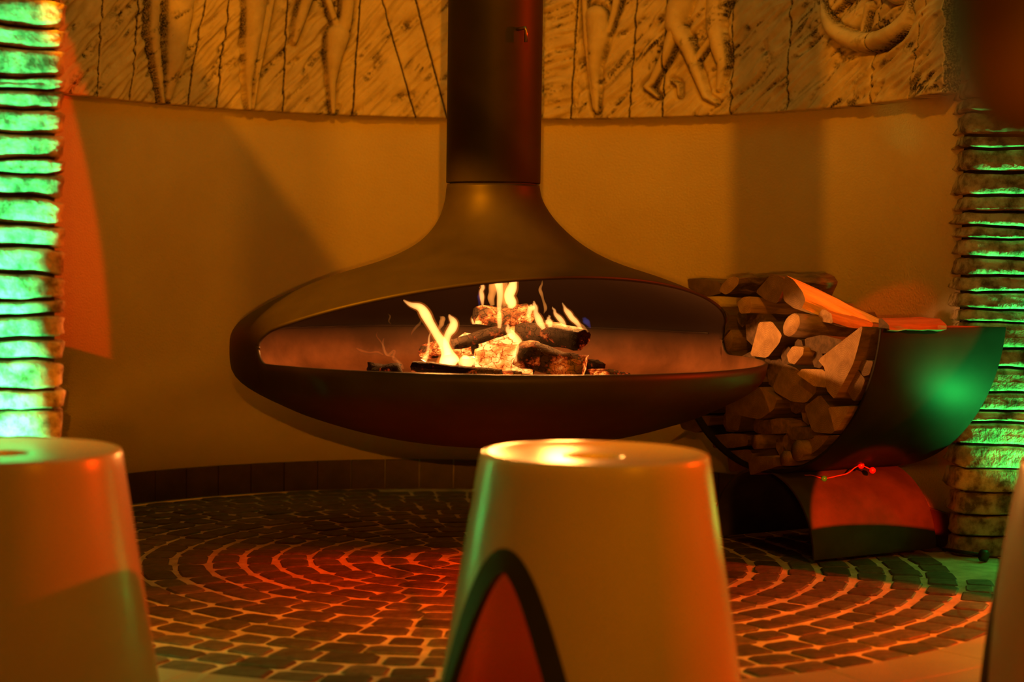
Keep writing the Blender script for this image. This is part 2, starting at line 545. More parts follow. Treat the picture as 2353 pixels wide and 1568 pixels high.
for k in range(NB):
    Fc.append((2 * k, 2 * k + 1, 2 * k + 3, 2 * k + 2))
of = mesh_obj('floor_outer', V, Fc, M['pale_floor'], None, False)
struct(of, 'smooth pale stone floor around the cobbled circle', 'floor')
for k in range(14):
    a0 = math.radians(180 + 180 * k / 14 + 4); a1 = math.radians(180 + 180 * (k + 1) / 14 + 4)
    sector('border_slab', FR + 0.006, FR + 0.125, a0 + 0.0012, a1 - 0.0012, -0.02, 0.0052, M['pale_floor'], of, bev=0.0006)
    sector('border_slab', FR + 0.1265, FR + 0.50, a0 + 0.0012, a1 - 0.0012, -0.02, 0.0052, M['pale_floor'], of, bev=0.0006)

# alcove wall
def arc_wall(name, R, a0, a1, z0, z1, mat, n=120, th=0.06):
    V = []; Fc = []
    for k in range(n + 1):
        a = math.radians(a0 + (a1 - a0) * k / n)
        for r, z in ((R, z0), (R, z1), (R + th, z1), (R + th, z0)):
            V.append((CX + r * math.cos(a), CY + r * math.sin(a), z))
    for k in range(n):
        for q in range(4):
            q2 = (q + 1) % 4
            Fc.append((k * 4 + q, k * 4 + q2, (k + 1) * 4 + q2, (k + 1) * 4 + q))
    o = mesh_obj(name, V, Fc, mat, None, False)
    recalc(o)
    for p in o.data.polygons: p.use_smooth = abs(p.normal.z) < 0.5
    return o
aw = arc_wall('wall_back', CRAD, 9, 215, 0, TOPZ, M['stucco'])
struct(aw, 'curved stucco alcove wall washed in amber light', 'wall')
wr = box('wall_right', 1.09, 3.6, 4.3, 4.4, 0, TOPZ, M['stucco']); struct(wr, 'flat stucco wall right of the stone pillar', 'wall')
wl = box('wall_left', -3.6, -1.24, 3.35, 3.45, 0, TOPZ, M['stucco']); struct(wl, 'flat stucco wall left of the stone pillar', 'wall')
ce = box('ceiling', -4.5, 4.5, -1.6, 5.4, TOPZ, TOPZ + 0.05, M['plaster_white']); struct(ce, 'plain plaster ceiling above the alcove', 'ceiling')

# skirting tiles
bb = arc_wall('baseboard_back', CRAD - 0.004, 9, 214, 0, 0.083, M['mortar'], 100, 0.01)
struct(bb, 'skirting of square dark brown tiles along the curved wall', 'baseboard')
TW = 0.1015 / CRAD
k = 0
a = math.radians(9.2)
while a < math.radians(200):
    o = sector('tile', CRAD - 0.014, CRAD - 0.0035, a + 0.0012, a + TW - 0.0012, 0.003, 0.088, M['tile_brown'], bb, 3, CX, CY, 0.0015)
    a += TW

# ------------------------------------------------------------------ carved relief panels
seams = [(130, 130), (235, 222), (322, 300), (471, 429), (527, 498), (660, 650), (828, 810), (877, 955), (955, 1027), (1120, 1130), (1328, 1311),
         (1463, 1446), (1531, 1522), (1685, 1677), (1818, 1805), (2024, 1997), (2130, 2082), (2172, 2167)]
ZB = P_cyl(1050, 271, CRAD - 0.045).z
ZT = 1.84
def ang(p): return math.atan2(p.y - CY, p.x - CX)
def bottom_angle(px):
    py = 260.0
    for _ in range(12):
        p = P_cyl(px, py, CRAD - 0.045); e = p.z - ZB
        py += e * 800
    return ang(P_cyl(px, py, CRAD - 0.045))
chains = [  # figures carved in the stone: points (x, y, radius) along limbs, all in one plan of the frieze
    [(358, -60, 12), (352, 10, 12), (349, 75, 12), (362, 160, 9), (373, 240, 5)],
    [(415, -60, 34), (408, 40, 30), (398, 130, 22), (384, 225, 8)],
    [(588, -40, 30), (583, 35, 24), (576, 100, 18), (570, 180, 10), (572, 252, 5)],
    [(625, -10, 8), (605, 95, 8), (592, 170, 6), (580, 250, 4)],
    [(614, 15, 6), (598, 100, 6), (584, 190, 4)],
    [(712, -30, 16), (690, 40, 13), (676, 95, 7)],
    [(775, 82, 28), (766, 130, 20), (762, 190, 10), (765, 262, 6)],
    [(800, -40, 18), (796, 20, 16), (790, 62, 16)], [(745, -20, 9), (762, 30, 9), (772, 60, 9)],
    [(1372, 40, 28), (1375, 85, 26), (1366, 150, 15), (1372, 255, 6)],
    [(1425, -30, 10), (1412, 30, 9), (1400, 72, 7)],
    [(1343, -20, 8), (1348, 90, 8), (1356, 170, 6), (1366, 250, 4)],
    [(1585, -40, 30), (1560, 20, 26), (1552, 58, 22), (1584, 115, 16), (1606, 175, 12), (1622, 222, 8), (1645, 236, 5)],
    [(1552, 75, 16), (1530, 130, 12), (1500, 188, 9), (1486, 200, 8), (1512, 222, 5)],
    [(1655, -20, 26), (1645, 60, 20), (1655, 115, 17), (1662, 150, 12), (1652, 205, 6)],
    [(1640, 85, 9), (1610, 125, 8), (1590, 160, 6)], [(1545, 185, 5), (1560, 195, 5), (1562, 220, 4)],
    [(1992 + 100 * math.cos(math.radians(t)), 5 + 92 * math.sin(math.radians(t)), 3 + 20 * math.sin(math.radians(max(t, 0)) if 0 <= t <= 180 else 0)) for t in range(-20, 201, 10)],
    [(1920, 20, 7), (1950, -10, 10)], [(1985, 70, 5), (1998, 10, 7)], [(2060, -5, 14), (2030, -50, 20)],
]
segs = []
for ch in chains:
    for p, q in zip(ch[:-1], ch[1:]): segs.append((p, q))

def figure_field(x, y):
    best = np.full(x.shape, 1e9); br = np.ones(x.shape)
    for (ax, ay, ar), (bx, by, b_r) in segs:
        dx, dy = bx - ax, by - ay
        t = np.clip(((x - ax) * dx + (y - ay) * dy) / (dx * dx + dy * dy + 1e-9), 0, 1)
        d = np.hypot(x - ax - t * dx, y - ay - t * dy)
        r = ar + (b_r - ar) * t
        s = d - r
        m = s < best
        best = np.where(m, s, best); br = np.where(m, r, br)
    return best, br

CRN = np.array(CRI)
def proj_np(X, Y, Z):
    q = CRN @ np.vstack([X - EYE.x, Y - EYE.y, Z - EYE.z])
    return 1176.5 + F * q[0] / -q[2], 784.0 - F * q[1] / -q[2]

panels = thing('carved_relief', 'curved frieze of pale carved stone panels with limbs and a crescent on the wall', 'relief', (CX, CY + CRAD - 0.03, ZB))
panels_info = []
for i in range(len(seams) - 1):
    (t0, b0), (t1, b1) = seams[i], seams[i + 1]
    A0 = bottom_angle(b0); A1 = bottom_angle(b1)
    p0 = P_cyl(t0, 0, CRAD - 0.045); p1 = P_cyl(t1, 0, CRAD - 0.045)
    k0 = (ang(p0) - A0) / (p0.z - ZB); k1 = (ang(p1) - A1) / (p1.z - ZB)
    wid = abs(A1 - A0) * CRAD
    nu = max(8, int(wid / 0.0026)); nv = int((ZT - ZB) / 0.0042)
    uu = np.linspace(0, 1, nu + 1); vv = np.linspace(0, 1, nv + 1)
    U, Vv = np.meshgrid(uu, vv)
    z = ZB + Vv * (ZT - ZB)
    g = 0.0011
    al = A0 + k0 * (z - ZB); ar = A1 + k1 * (z - ZB)
    al = al - g; ar = ar + g            # angles fall towards the right
    A = al + (ar - al) * U
    R0 = CRAD - 0.047
    X = CX + R0 * np.cos(A); Y = CY + R0 * np.sin(A)
    px, py = proj_np(X.ravel(), Y.ravel(), z.ravel())
    px = px.reshape(X.shape); py = py.reshape(X.shape)
    # chisel strokes, running up to the right
    flat = smoothstep(1235, 1250, px) * (1 - smoothstep(1318, 1330, px))
    th = np.radians(47 + 16 * (fbm(px / 160, py / 160, 2) - 0.5) * 2) * (1 - flat) + np.radians(22) * flat
    cth, sth = math.cos(math.radians(45)), math.sin(math.radians(45))
    wx = px + 26 * (fbm(px / 90 + 5, py / 90, 2) - 0.5); wy = py + 26 * (fbm(px / 90, py / 90 + 9, 2) - 0.5)
    u = (wx * np.cos(np.radians(45) * (1 - flat) + np.radians(20) * flat) - wy * np.sin(np.radians(45) * (1 - flat) + np.radians(20) * flat))
    v = (wx * np.sin(np.radians(45) * (1 - flat) + np.radians(20) * flat) + wy * np.cos(np.radians(45) * (1 - flat) + np.radians(20) * flat))
    s1 = vnoise(u / 75, v / 9.0); s2 = vnoise(u / 40 + 40, v / 4.5 + 9); s3 = vnoise(u / 160 + 7, v / 22)
    strokes = 0.0120 * (s1 - 0.5) + 0.0075 * (s2 - 0.5) + 0.0140 * (s3 - 0.5)
    groove = np.clip(0.16 - np.abs(vnoise(u / 110 + 3, v / 20 + 51) - 0.5) , 0, 1) * smoothstep(0.50, 0.62, vnoise(u / 70 + 13, v / 16))
    strokes = strokes - 0.050 * groove
    sd, br = figure_field(px, py)
    inside = np.clip(-sd / br, 0, 1)
    dome = np.sqrt(1 - (1 - inside) ** 2)
    figh = 0.032 * dome * np.clip(br / 18, 0.35, 1.15)
    moat = 0.015 * np.exp(-(np.clip(sd, 0, 100) / 6.0) ** 2) * (sd > 0)
    h = np.where(sd < 0, figh + strokes * 0.18, strokes - moat)
    # patina that sits in the cuts
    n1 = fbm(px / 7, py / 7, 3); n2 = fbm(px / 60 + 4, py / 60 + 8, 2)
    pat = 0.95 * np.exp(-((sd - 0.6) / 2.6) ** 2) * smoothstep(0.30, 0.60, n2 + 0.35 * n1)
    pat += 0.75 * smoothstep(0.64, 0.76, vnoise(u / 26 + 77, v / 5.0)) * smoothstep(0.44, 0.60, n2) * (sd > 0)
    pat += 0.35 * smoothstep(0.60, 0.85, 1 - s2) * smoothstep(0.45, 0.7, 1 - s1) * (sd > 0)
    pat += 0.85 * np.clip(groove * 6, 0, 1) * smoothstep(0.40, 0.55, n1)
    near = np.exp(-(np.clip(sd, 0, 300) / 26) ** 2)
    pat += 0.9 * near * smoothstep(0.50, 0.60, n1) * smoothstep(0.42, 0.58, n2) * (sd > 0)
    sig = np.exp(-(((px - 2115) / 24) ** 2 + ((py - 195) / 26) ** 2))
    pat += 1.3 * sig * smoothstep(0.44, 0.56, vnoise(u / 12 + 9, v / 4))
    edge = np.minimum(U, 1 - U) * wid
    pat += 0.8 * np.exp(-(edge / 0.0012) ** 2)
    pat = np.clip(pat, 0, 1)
    h = h - 0.004 * np.exp(-(edge / 0.0022) ** 2)
    Rr = R0 - h
    # frame of skirt vertices so each panel is a slab
    Ap = np.pad(A, 1, mode='edge'); zp = np.pad(z, 1, mode='edge'); Rp = np.pad(Rr, 1, constant_values=CRAD + 0.002); pp = np.pad(pat, 1, mode='edge')
    X = CX + Rp * np.cos(Ap); Y = CY + Rp * np.sin(Ap)
    nr, nc = X.shape
    idx = np.arange(nr * nc).reshape(nr, nc)
    quads = np.stack([idx[:-1, :-1], idx[:-1, 1:], idx[1:, 1:], idx[1:, :-1]], -1).reshape(-1, 4)
    co = np.stack([X, Y, zp], -1).reshape(-1, 3) - np.array(panels.location)
    me = bpy.data.meshes.new('relief_panel')
    me.vertices.add(len(co)); me.vertices.foreach_set('co', co.ravel())
    me.loops.add(quads.size); me.loops.foreach_set('vertex_index', quads.ravel())
    me.polygons.add(len(quads)); me.polygons.foreach_set('loop_start', np.arange(0, quads.size, 4)); me.polygons.foreach_set('loop_total', np.full(len(quads), 4))
    me.polygons.foreach_set('use_smooth', np.ones(len(quads), bool))
    me.update(calc_edges=True)
    at = me.attributes.new('patina', 'FLOAT', 'POINT'); at.data.foreach_set('value', pp.ravel().astype(np.float32))
    me.materials.append(M['relief'])
    o = bpy.data.objects.new('relief_panel', me); COL.objects.link(o); o.parent = panels

# ------------------------------------------------------------------ layered stone pillars
def pillar(name, label, corners, nlay, h, lean, seed, amp):
    rr = random.Random(seed)
    cx = sum(c[0] for c in corners) / len(corners); cy = sum(c[1] for c in corners) / len(corners)
    t = thing(name, label, 'pillar', (cx, cy, 0), 'green lit stone pillars')
    # rounded outline
    per = []
    nC = len(corners)
    for i in range(nC):
        p = Vector(corners[i]); a = Vector(corners[i - 1]); b = Vector(corners[(i + 1) % nC])
        d = 0.035
        pa = p + (a - p).normalized() * d; pb = p + (b - p).normalized() * d
        for k in range(5):
            s = k / 4
            per.append((1 - s) ** 2 * pa + 2 * s * (1 - s) * p + s * s * pb)
        q = b + (p - b).normalized() * d
        m = 16
        for k in range(1, m):
            per.append(pb.lerp(q, k / m))
    n = len(per)
    nor = []
    for i in range(n):
        tt = (per[(i + 1) % n] - per[i - 1]).normalized()
        nn = Vector((tt.y, -tt.x))
        if nn.dot(per[i] - Vector((cx, cy))) < 0: nn = -nn
        nor.append(nn)
    ii = np.arange(n)
    def wave(k):
        th = ii / n * 2 * np.pi
        o = np.zeros(n); r2 = random.Random(seed * 100 + k)
        for f_, a_ in ((2, 0.5), (3, 0.6), (5, 0.5), (9, 0.4), (15, 0.25), (27, 0.16), (34, 0.12)):
            o += a_ * math.sin(0) + a_ * np.sin(f_ * th + r2.uniform(0, 6.28)) * r2.uniform(0.4, 1)
        return o * amp
    z = 0.0
    zs = [0.0]
    while z < TOPZ - 0.02:
        z += h * rr.uniform(0.62, 1.38); zs.append(min(z, TOPZ - 0.004))
    waves = [wave(k) for k in range(len(zs))]
    waves[0] = waves[0] * 0; waves[-1] = waves[-1] * 0
    for k in range(len(zs) - 1):
        gap = rr.uniform(0.002, 0.0045)
        lo = zs[k] + waves[k] + gap; hi = zs[k + 1] + waves[k + 1] - gap
        hi = np.maximum(hi, lo + 0.008)
        base = rr.uniform(-0.002, 0.002)
        rows = [(0.0, -0.014), (0.02, -0.003), (0.14, 0.002), (0.4, 0.0), (0.7, 0.0), (0.90, 0.0), (0.985, -0.004), (1.0, -0.014)]
        V = []
        r3 = np.random.default_rng(seed * 1000 + k)
        for ri, (f_, off) in enumerate(rows):
            zz = lo + (hi - lo) * f_
            jit = r3.uniform(-0.0014, 0.0014, n) if 0 < ri < len(rows) - 1 else np.zeros(n)
            lump = 0.0035 * (fbm(ii / 4.0 + k * 7.3, np.full(n, ri * 0.8 + k * 3.1), 2) - 0.5) * 2
            for i in range(n):
                d = base + off + lean * (f_ - 0.5) + jit[i] + (lump[i] if 0 < ri < len(rows) - 1 else 0)
                p = per[i] + nor[i] * d
                V.append((p.x - cx, p.y - cy, zz[i]))
        Fc = []
        for ri in range(len(rows) - 1):
            for i in range(n):
                j = (i + 1) % n
                Fc.append((ri * n + i, ri * n + j, (ri + 1) * n + j, (ri + 1) * n + i))
        Fc.append(tuple(range(n - 1, -1, -1))); Fc.append(tuple(range((len(rows) - 1) * n, len(rows) * n)))
        o = mesh_obj('stone_slab', V, Fc, M['stone'], t, True)
    V = []
    for zz in (0.0, TOPZ - 0.003):
        for i in range(n):
            p = per[i] - nor[i] * 0.016
            V.append((p.x - cx, p.y - cy, zz))
    Fc = [(i, (i + 1) % n, n + (i + 1) % n, n + i) for i in range(n)] + [tuple(range(n - 1, -1, -1)), tuple(range(n, 2 * n))]
    mesh_obj('core', V, Fc, M['stone_core'], t, False)
    return t

eL = P_Y(155, 500, 3.06)
pillar('stone_pillar', 'layered stone pillar lit bright green at the left edge, wide pale bands', [(eL.x + 0.0, 3.06), (eL.x - 0.16, 3.40), (eL.x - 0.50, 3.30), (eL.x - 0.42, 3.00)], 0, 0.0385, 0.007, 3, 0.0048)
eR = P_Y(2213, 600, 4.02)
pillar('stone_pillar', 'dark layered stone pillar with thin green lit edges behind the firewood rack', [(eR.x, 4.03), (eR.x + 0.02, 4.34), (eR.x + 0.5, 4.34), (eR.x + 0.48, 3.98)], 0, 0.043, -0.006, 5, 0.0030)

# ------------------------------------------------------------------ hanging fireplace
FD = 3.88
SK = FD / F
fx_flue = P_Y(1133.5, 421, FD).x
def ctr(z): return fx_flue + 0.018 * float(1 - smoothstep(0.70, 0.84, np.array(z)))
sil = [(1130, 1026), (1000, 1020), (900, 1005), (800, 980), (700, 946), (640, 919), (588, 893), (553, 870), (535, 848), (529, 825), (528, 795), (530, 768), (540, 748), (562, 727),
       (620, 693), (700, 657), (780, 628), (870, 601), (930, 576), (975, 546), (1007, 505), (1022, 462), (1027, 424)]
prof = []
for i, (x, y) in enumerate(sil):
    p = P_Y(x, y, FD)
    r = abs(ctr(p.z) - p.x) if i else 0.0
    r = FD * math.sin(math.atan(r / FD))
    zz = p.z + 0.010 * max(0, 1 - r / 0.5) * (1 if i < 6 else 0)
    prof.append((r, zz))
prof = catmull(prof, 8)
for i in range(1, len(prof)):
    if prof[i][1] <= prof[i - 1][1]: prof[i][1] = prof[i - 1][1] + 1e-5
seg = np.concatenate([[0], np.cumsum(np.hypot(np.diff(prof[:, 0]), np.diff(prof[:, 1])))])
def r_of(t): return np.interp(t, seg, prof[:, 0])
def z_of(t): return np.interp(t, seg, prof[:, 1])
def t_of_z(z): return float(np.interp(z, prof[:, 1], seg))
ZLO = P_Y(1150, 861, FD - 0.575).z
PHI0 = math.radians(30.0); DEND = math.radians(86.0); DW = math.radians(3.2)
fire = thing('hanging_fireplace', 'suspended black steel fireplace with saucer body, wide opening and round flue', 'fireplace', (fx_flue, FD, prof[0][1]))
FB = Vector(fire.location)
def r_at_z(z): return float(np.interp(z, prof[:, 1], prof[:, 0]))
def z_up(dl):
    z = 0.55
    for _ in range(40):
        z = 0.5 * z + 0.5 * (0.5013 + 0.418 * r_at_z(z) * math.cos(dl))
    return z
def opening(phi):
    dl = (phi - PHI0 + math.pi) % (2 * math.pi) - math.pi
    a = abs(dl)
    zend_hi = z_up(DEND - DW); zmid = 0.5 * (ZLO + zend_hi)
    if a >= DEND: return zmid, zmid
    zhi = z_up(dl)
    s = 1.0
    if a > DEND - DW:
        t = (a - (DEND - DW)) / DW
        s = math.sqrt(max(0, 1 - t * t))
        return zmid - (zmid - ZLO) * s, zmid + (zhi - zmid) * s
    return ZLO, zhi
angs = set()
for k in range(240): angs.add(round(k * 2 * math.pi / 240, 6))
for sgn in (-1, 1):
    for k in range(0, 27):
        t = math.sin(k / 26 * math.pi / 2)
        angs.add(round((PHI0 + sgn * (DEND - DW + DW * t)) % (2 * math.pi), 6))
angs = sorted(angs)
cl = [angs[0]]
for a in angs[1:]:
    if a - cl[-1] > 2e-4: cl.append(a)
angs = cl
NA = len(angs); R1, R2 = 44, 64
V = []
def put(t, phi):
    r = float(r_of(t)); z = float(z_of(t))
    V.append(Vector((ctr(z) + r * math.sin(phi), FD - r * math.cos(phi), z)) - FB)
for phi in angs:
    zl, zh = opening(phi)
    tl, th_ = t_of_z(zl), t_of_z(zh)
    for k in range(R1): put(tl * k / (R1 - 1), phi)
    for k in range(R2): put(th_ + (seg[-1] - th_) * (k / (R2 - 1)), phi)
RT = R1 + R2
Fc = []
for i in range(NA):
    j = (i + 1) % NA
    for k in range(RT - 1):
        if k == R1 - 1: continue
        Fc.append((i * RT + k, j * RT + k, j * RT + k + 1, i * RT + k + 1))
body = mesh_obj('body', V, Fc, [M['steel'], M['soot']], fire, True)
bm = bmesh.new(); bm.from_mesh(body.data)
bmesh.ops.remove_doubles(bm, verts=bm.verts, dist=4e-5)
bmesh.ops.recalc_face_normals(bm, faces=bm.faces)
test = max(bm.faces, key=lambda f: f.calc_center_median().x)
if test.normal.x < 0:
    bmesh.ops.reverse_faces(bm, faces=bm.faces)
bm.to_mesh(body.data); bm.free()
so = body.modifiers.new('thickness', 'SOLIDIFY')
so.thickness = 0.007; so.offset = -1; so.material_offset = 1; so.material_offset_rim = 0; so.use_even_offset = False
# weld bead where hood and basin meet, inside
zb = 0.5 * (ZLO + z_up(DEND - DW)) + 0.012
pts = []
for k in range(0, 61):
    a = PHI0 + DEND + math.radians(5) + (2 * math.pi - 2 * DEND - math.radians(10)) * k / 60
    r = r_at_z(zb) - 0.0085
    pts.append(Vector((ctr(zb) + r * math.sin(a), FD - r * math.cos(a), zb)) - FB)
V, Fc = tube_pts(pts, [0.0028] * 61, 6, flat_dir=(0, 0, 1))
o = mesh_obj('inner_seam', V, Fc, M['soot'], fire); o['label'] = 'welded seam inside the fire bowl'
# flue
ztop = TOPZ; r0 = prof[-1][0]; zs0 = prof[-1][1]
pr = [(r0 - 0.012, zs0 + 0.0035), (r0 + 0.0008, zs0 + 0.0035), (r0 + 0.0018, zs0 + 0.005), (r0 + 0.0018, ztop), (r0 - 0.012, ztop)]
V = []; Fc = []
for k in range(96):
    a = 2 * math.pi * k / 96
    for r, z in pr: V.append(Vector((fx_flue + r * math.cos(a), FD + r * math.sin(a), z)) - FB)
for k in range(96):
    for q in range(len(pr)):
        q2 = (q + 1) % len(pr); k2 = (k + 1) % 96
        Fc.append((k * 5 + q, k2 * 5 + q, k2 * 5 + q2, k * 5 + q2))
flue = mesh_obj('flue', V, Fc, M['steel'], fire, True); recalc(flue)
flue.data.polygons.foreach_set('use_smooth', [abs(p.normal.z) < 0.3 for p in flue.data.polygons])
V = []; Fc = []
for k in range(64):
    a = 2 * math.pi * k / 64
    for z in (zs0 - 0.012, zs0 + 0.03): V.append(Vector((fx_flue + (r0 - 0.007) * math.cos(a), FD + (r0 - 0.007) * math.sin(a), z)) - FB)
for k in range(64):
    k2 = (k + 1) % 64; Fc.append((k * 2, k2 * 2, k2 * 2 + 1, k * 2 + 1))
mesh_obj('sleeve', V, Fc, M['stone_core'], fire, True)
# damper handle
rf = r0 + 0.002
hx = P_Y(1205, 70, FD - 0.10); an = math.radians(27)
hb = Vector((fx_flue + (rf - 0.004) * math.sin(an), FD - (rf - 0.004) * math.cos(an), P_Y(1190, 68, FD - 0.09).z))
he = hb + Vector((0.024 * math.sin(an + 0.5), -0.024 * math.cos(an + 0.5), 0.002))
pts = [hb, hb.lerp(he, 0.6), he, he + Vector((0.002, -0.001, -0.006)), he + Vector((0.002, -0.001, -0.030))]
V, Fc = tube_pts([p - FB for p in pts], [0.0038, 0.0038, 0.0042, 0.0042, 0.0042], 10, flat_dir=(0.3, 0.9, 0.1))
o = mesh_obj('damper_handle', V, Fc, M['brass'], fire); o['label'] = 'small bent metal damper handle'

# ------------------------------------------------------------------ firewood rack
A_ = Vector((0.856, 0.517, 0)).normalized(); E_ = Vector((A_.y, -A_.x, 0))
P0 = Vector((0.587, 4.041, 0)) ; RB = 0.185; RC = 0.386; LR = 0.375
rack = thing('firewood_rack', 'black steel firewood rack, half-round trough on an arched foot', 'rack', P0)
def half_pipe(name, rad, zc, a0, a1, th, L0, L1, parent, n=48, mat='rack_steel'):
    V = []; Fc = []
    for k in range(n + 1):
        a = a0 + (a1 - a0) * k / n
        for r in (rad - th / 2, rad + th / 2):
            for l in (L0, L1):
                V.append(E_ * (r * math.cos(a)) + Vector((0, 0, zc + r * math.sin(a))) + A_ * l)
    for k in range(n):
        b, c = 4 * k, 4 * (k + 1)
        for q, q2 in ((0, 1), (1, 3), (3, 2), (2, 0)):
            Fc.append((b + q, b + q2, c + q2, c + q))
    Fc += [(0, 1, 3, 2), (4 * n, 4 * n + 2, 4 * n + 3, 4 * n + 1)]
    o = mesh_obj(name, V, Fc, M[mat], parent, False)
    recalc(o)
    m = o.modifiers.new('edge', 'BEVEL'); m.width = 0.0012; m.segments = 2; m.limit_method = 'ANGLE'; m.angle_limit = math.radians(50)
    o.data.polygons.foreach_set('use_smooth', [len(p.vertices) == 4 for p in o.data.polygons])
    return o
ZC = 2 * 0 + RB + 0.004 + RC + 0.004
half_pipe('trough', RC, ZC, math.radians(-175), math.radians(-5.5), 0.007, 0, LR, rack)
half_pipe('arched_foot', RB, 0.012, math.radians(0), math.radians(180), 0.007, 0.0, LR, rack, mat='foot_steel')

# ------------------------------------------------------------------ firewood
def firewood(label, poly, off=0.0, length=0.34, dz=0.0, yaw=0.0, kind='split', end='wood_end', seed=0, px_space='c7', taper=1.0):
    """poly: outline of the sawn end; set on the trough's open end, the log runs back along the trough"""
    rr = random.Random(seed + 1)
    if px_space == 'c7':
        poly = [(1640 + x * 0.3189, 610 + y * 0.3189) for x, y in poly]
    base = P0 - A_ * off
    pts = [P_plane(x, y, base, A_) for x, y in poly]
    # round the outline a little
    n = len(pts)
    out = []
    for i in range(n):
        p, a, b = pts[i], pts[i - 1], pts[(i + 1) % n]
        c = 0.11 if kind != 'round' else 0.33
        out.append(p.lerp(a, c)); out.append(p.lerp(b, c))
    pts = out; n = len(pts)
    cen = sum(pts, Vector()) / n
    d = (Matrix.Rotation(math.radians(yaw), 3, 'Z') @ A_) + Vector((0, 0, dz)); d.normalize()
    x_ax = E_ - d * E_.dot(d); x_ax.normalize(); y_ax = d.cross(x_ax)
    NS = 7
    V = []
    for s in range(NS):
        f = s / (NS - 1)
        sc = 1.0 + (taper - 1) * f
        bend = Vector((0, 0, rr.uniform(-0.002, 0.002)))
        for p in pts:
            q = cen + (p - cen) * sc + d * (length * f) + bend * (1 if s else 0)
            if s: q = q + (p - cen).normalized() * rr.uniform(-0.0022, 0.0022)
            V.append(q)
    Fc, mi = [], []
    for s in range(NS - 1):
        for k in range(n):
            Fc.append((s * n + k, s * n + (k + 1) % n, (s + 1) * n + (k + 1) % n, (s + 1) * n + k))
            if kind in ('round', 'bark'): mi.append(1)
            elif kind == 'half': mi.append(1 if (k / n) % 1.0 < 0.5 else 2)
            else: mi.append(2)
    V.append(cen - d * 0.0015); c0 = len(V) - 1
    for k in range(n): Fc.append((c0, (k + 1) % n, k)); mi.append(0)
    Fc.append(tuple(range((NS - 1) * n, NS * n))); mi.append(0)
    sm = {'split': 'split', 'dark': 'split_dark', 'pale': 'split_pale', 'half': 'split', 'round': 'split', 'bark': 'split'}[kind]
    Rm = Matrix((x_ax, y_ax, d)).transposed()
    V = [Rm.transposed() @ (v - cen) for v in V]
    o = mesh_obj('firewood_log', V, Fc, [M[end], M['bark'], M[sm]], None, kind == 'round', mi)
    o.matrix_world = Matrix.Translation(cen) @ Rm.to_4x4()
    recalc(o)
    tag(o, label, 'firewood', 'split logs in the firewood rack')
    return o
def ell(cx, cy, rx, ry, tilt=0, n=8):
    t = math.radians(tilt)
    return [(cx + rx * math.cos(2 * math.pi * k / n) * math.cos(t) - ry * math.sin(2 * math.pi * k / n) * math.sin(t),
             cy + rx * math.cos(2 * math.pi * k / n) * math.sin(t) + ry * math.sin(2 * math.pi * k / n) * math.cos(t)) for k in range(n)]

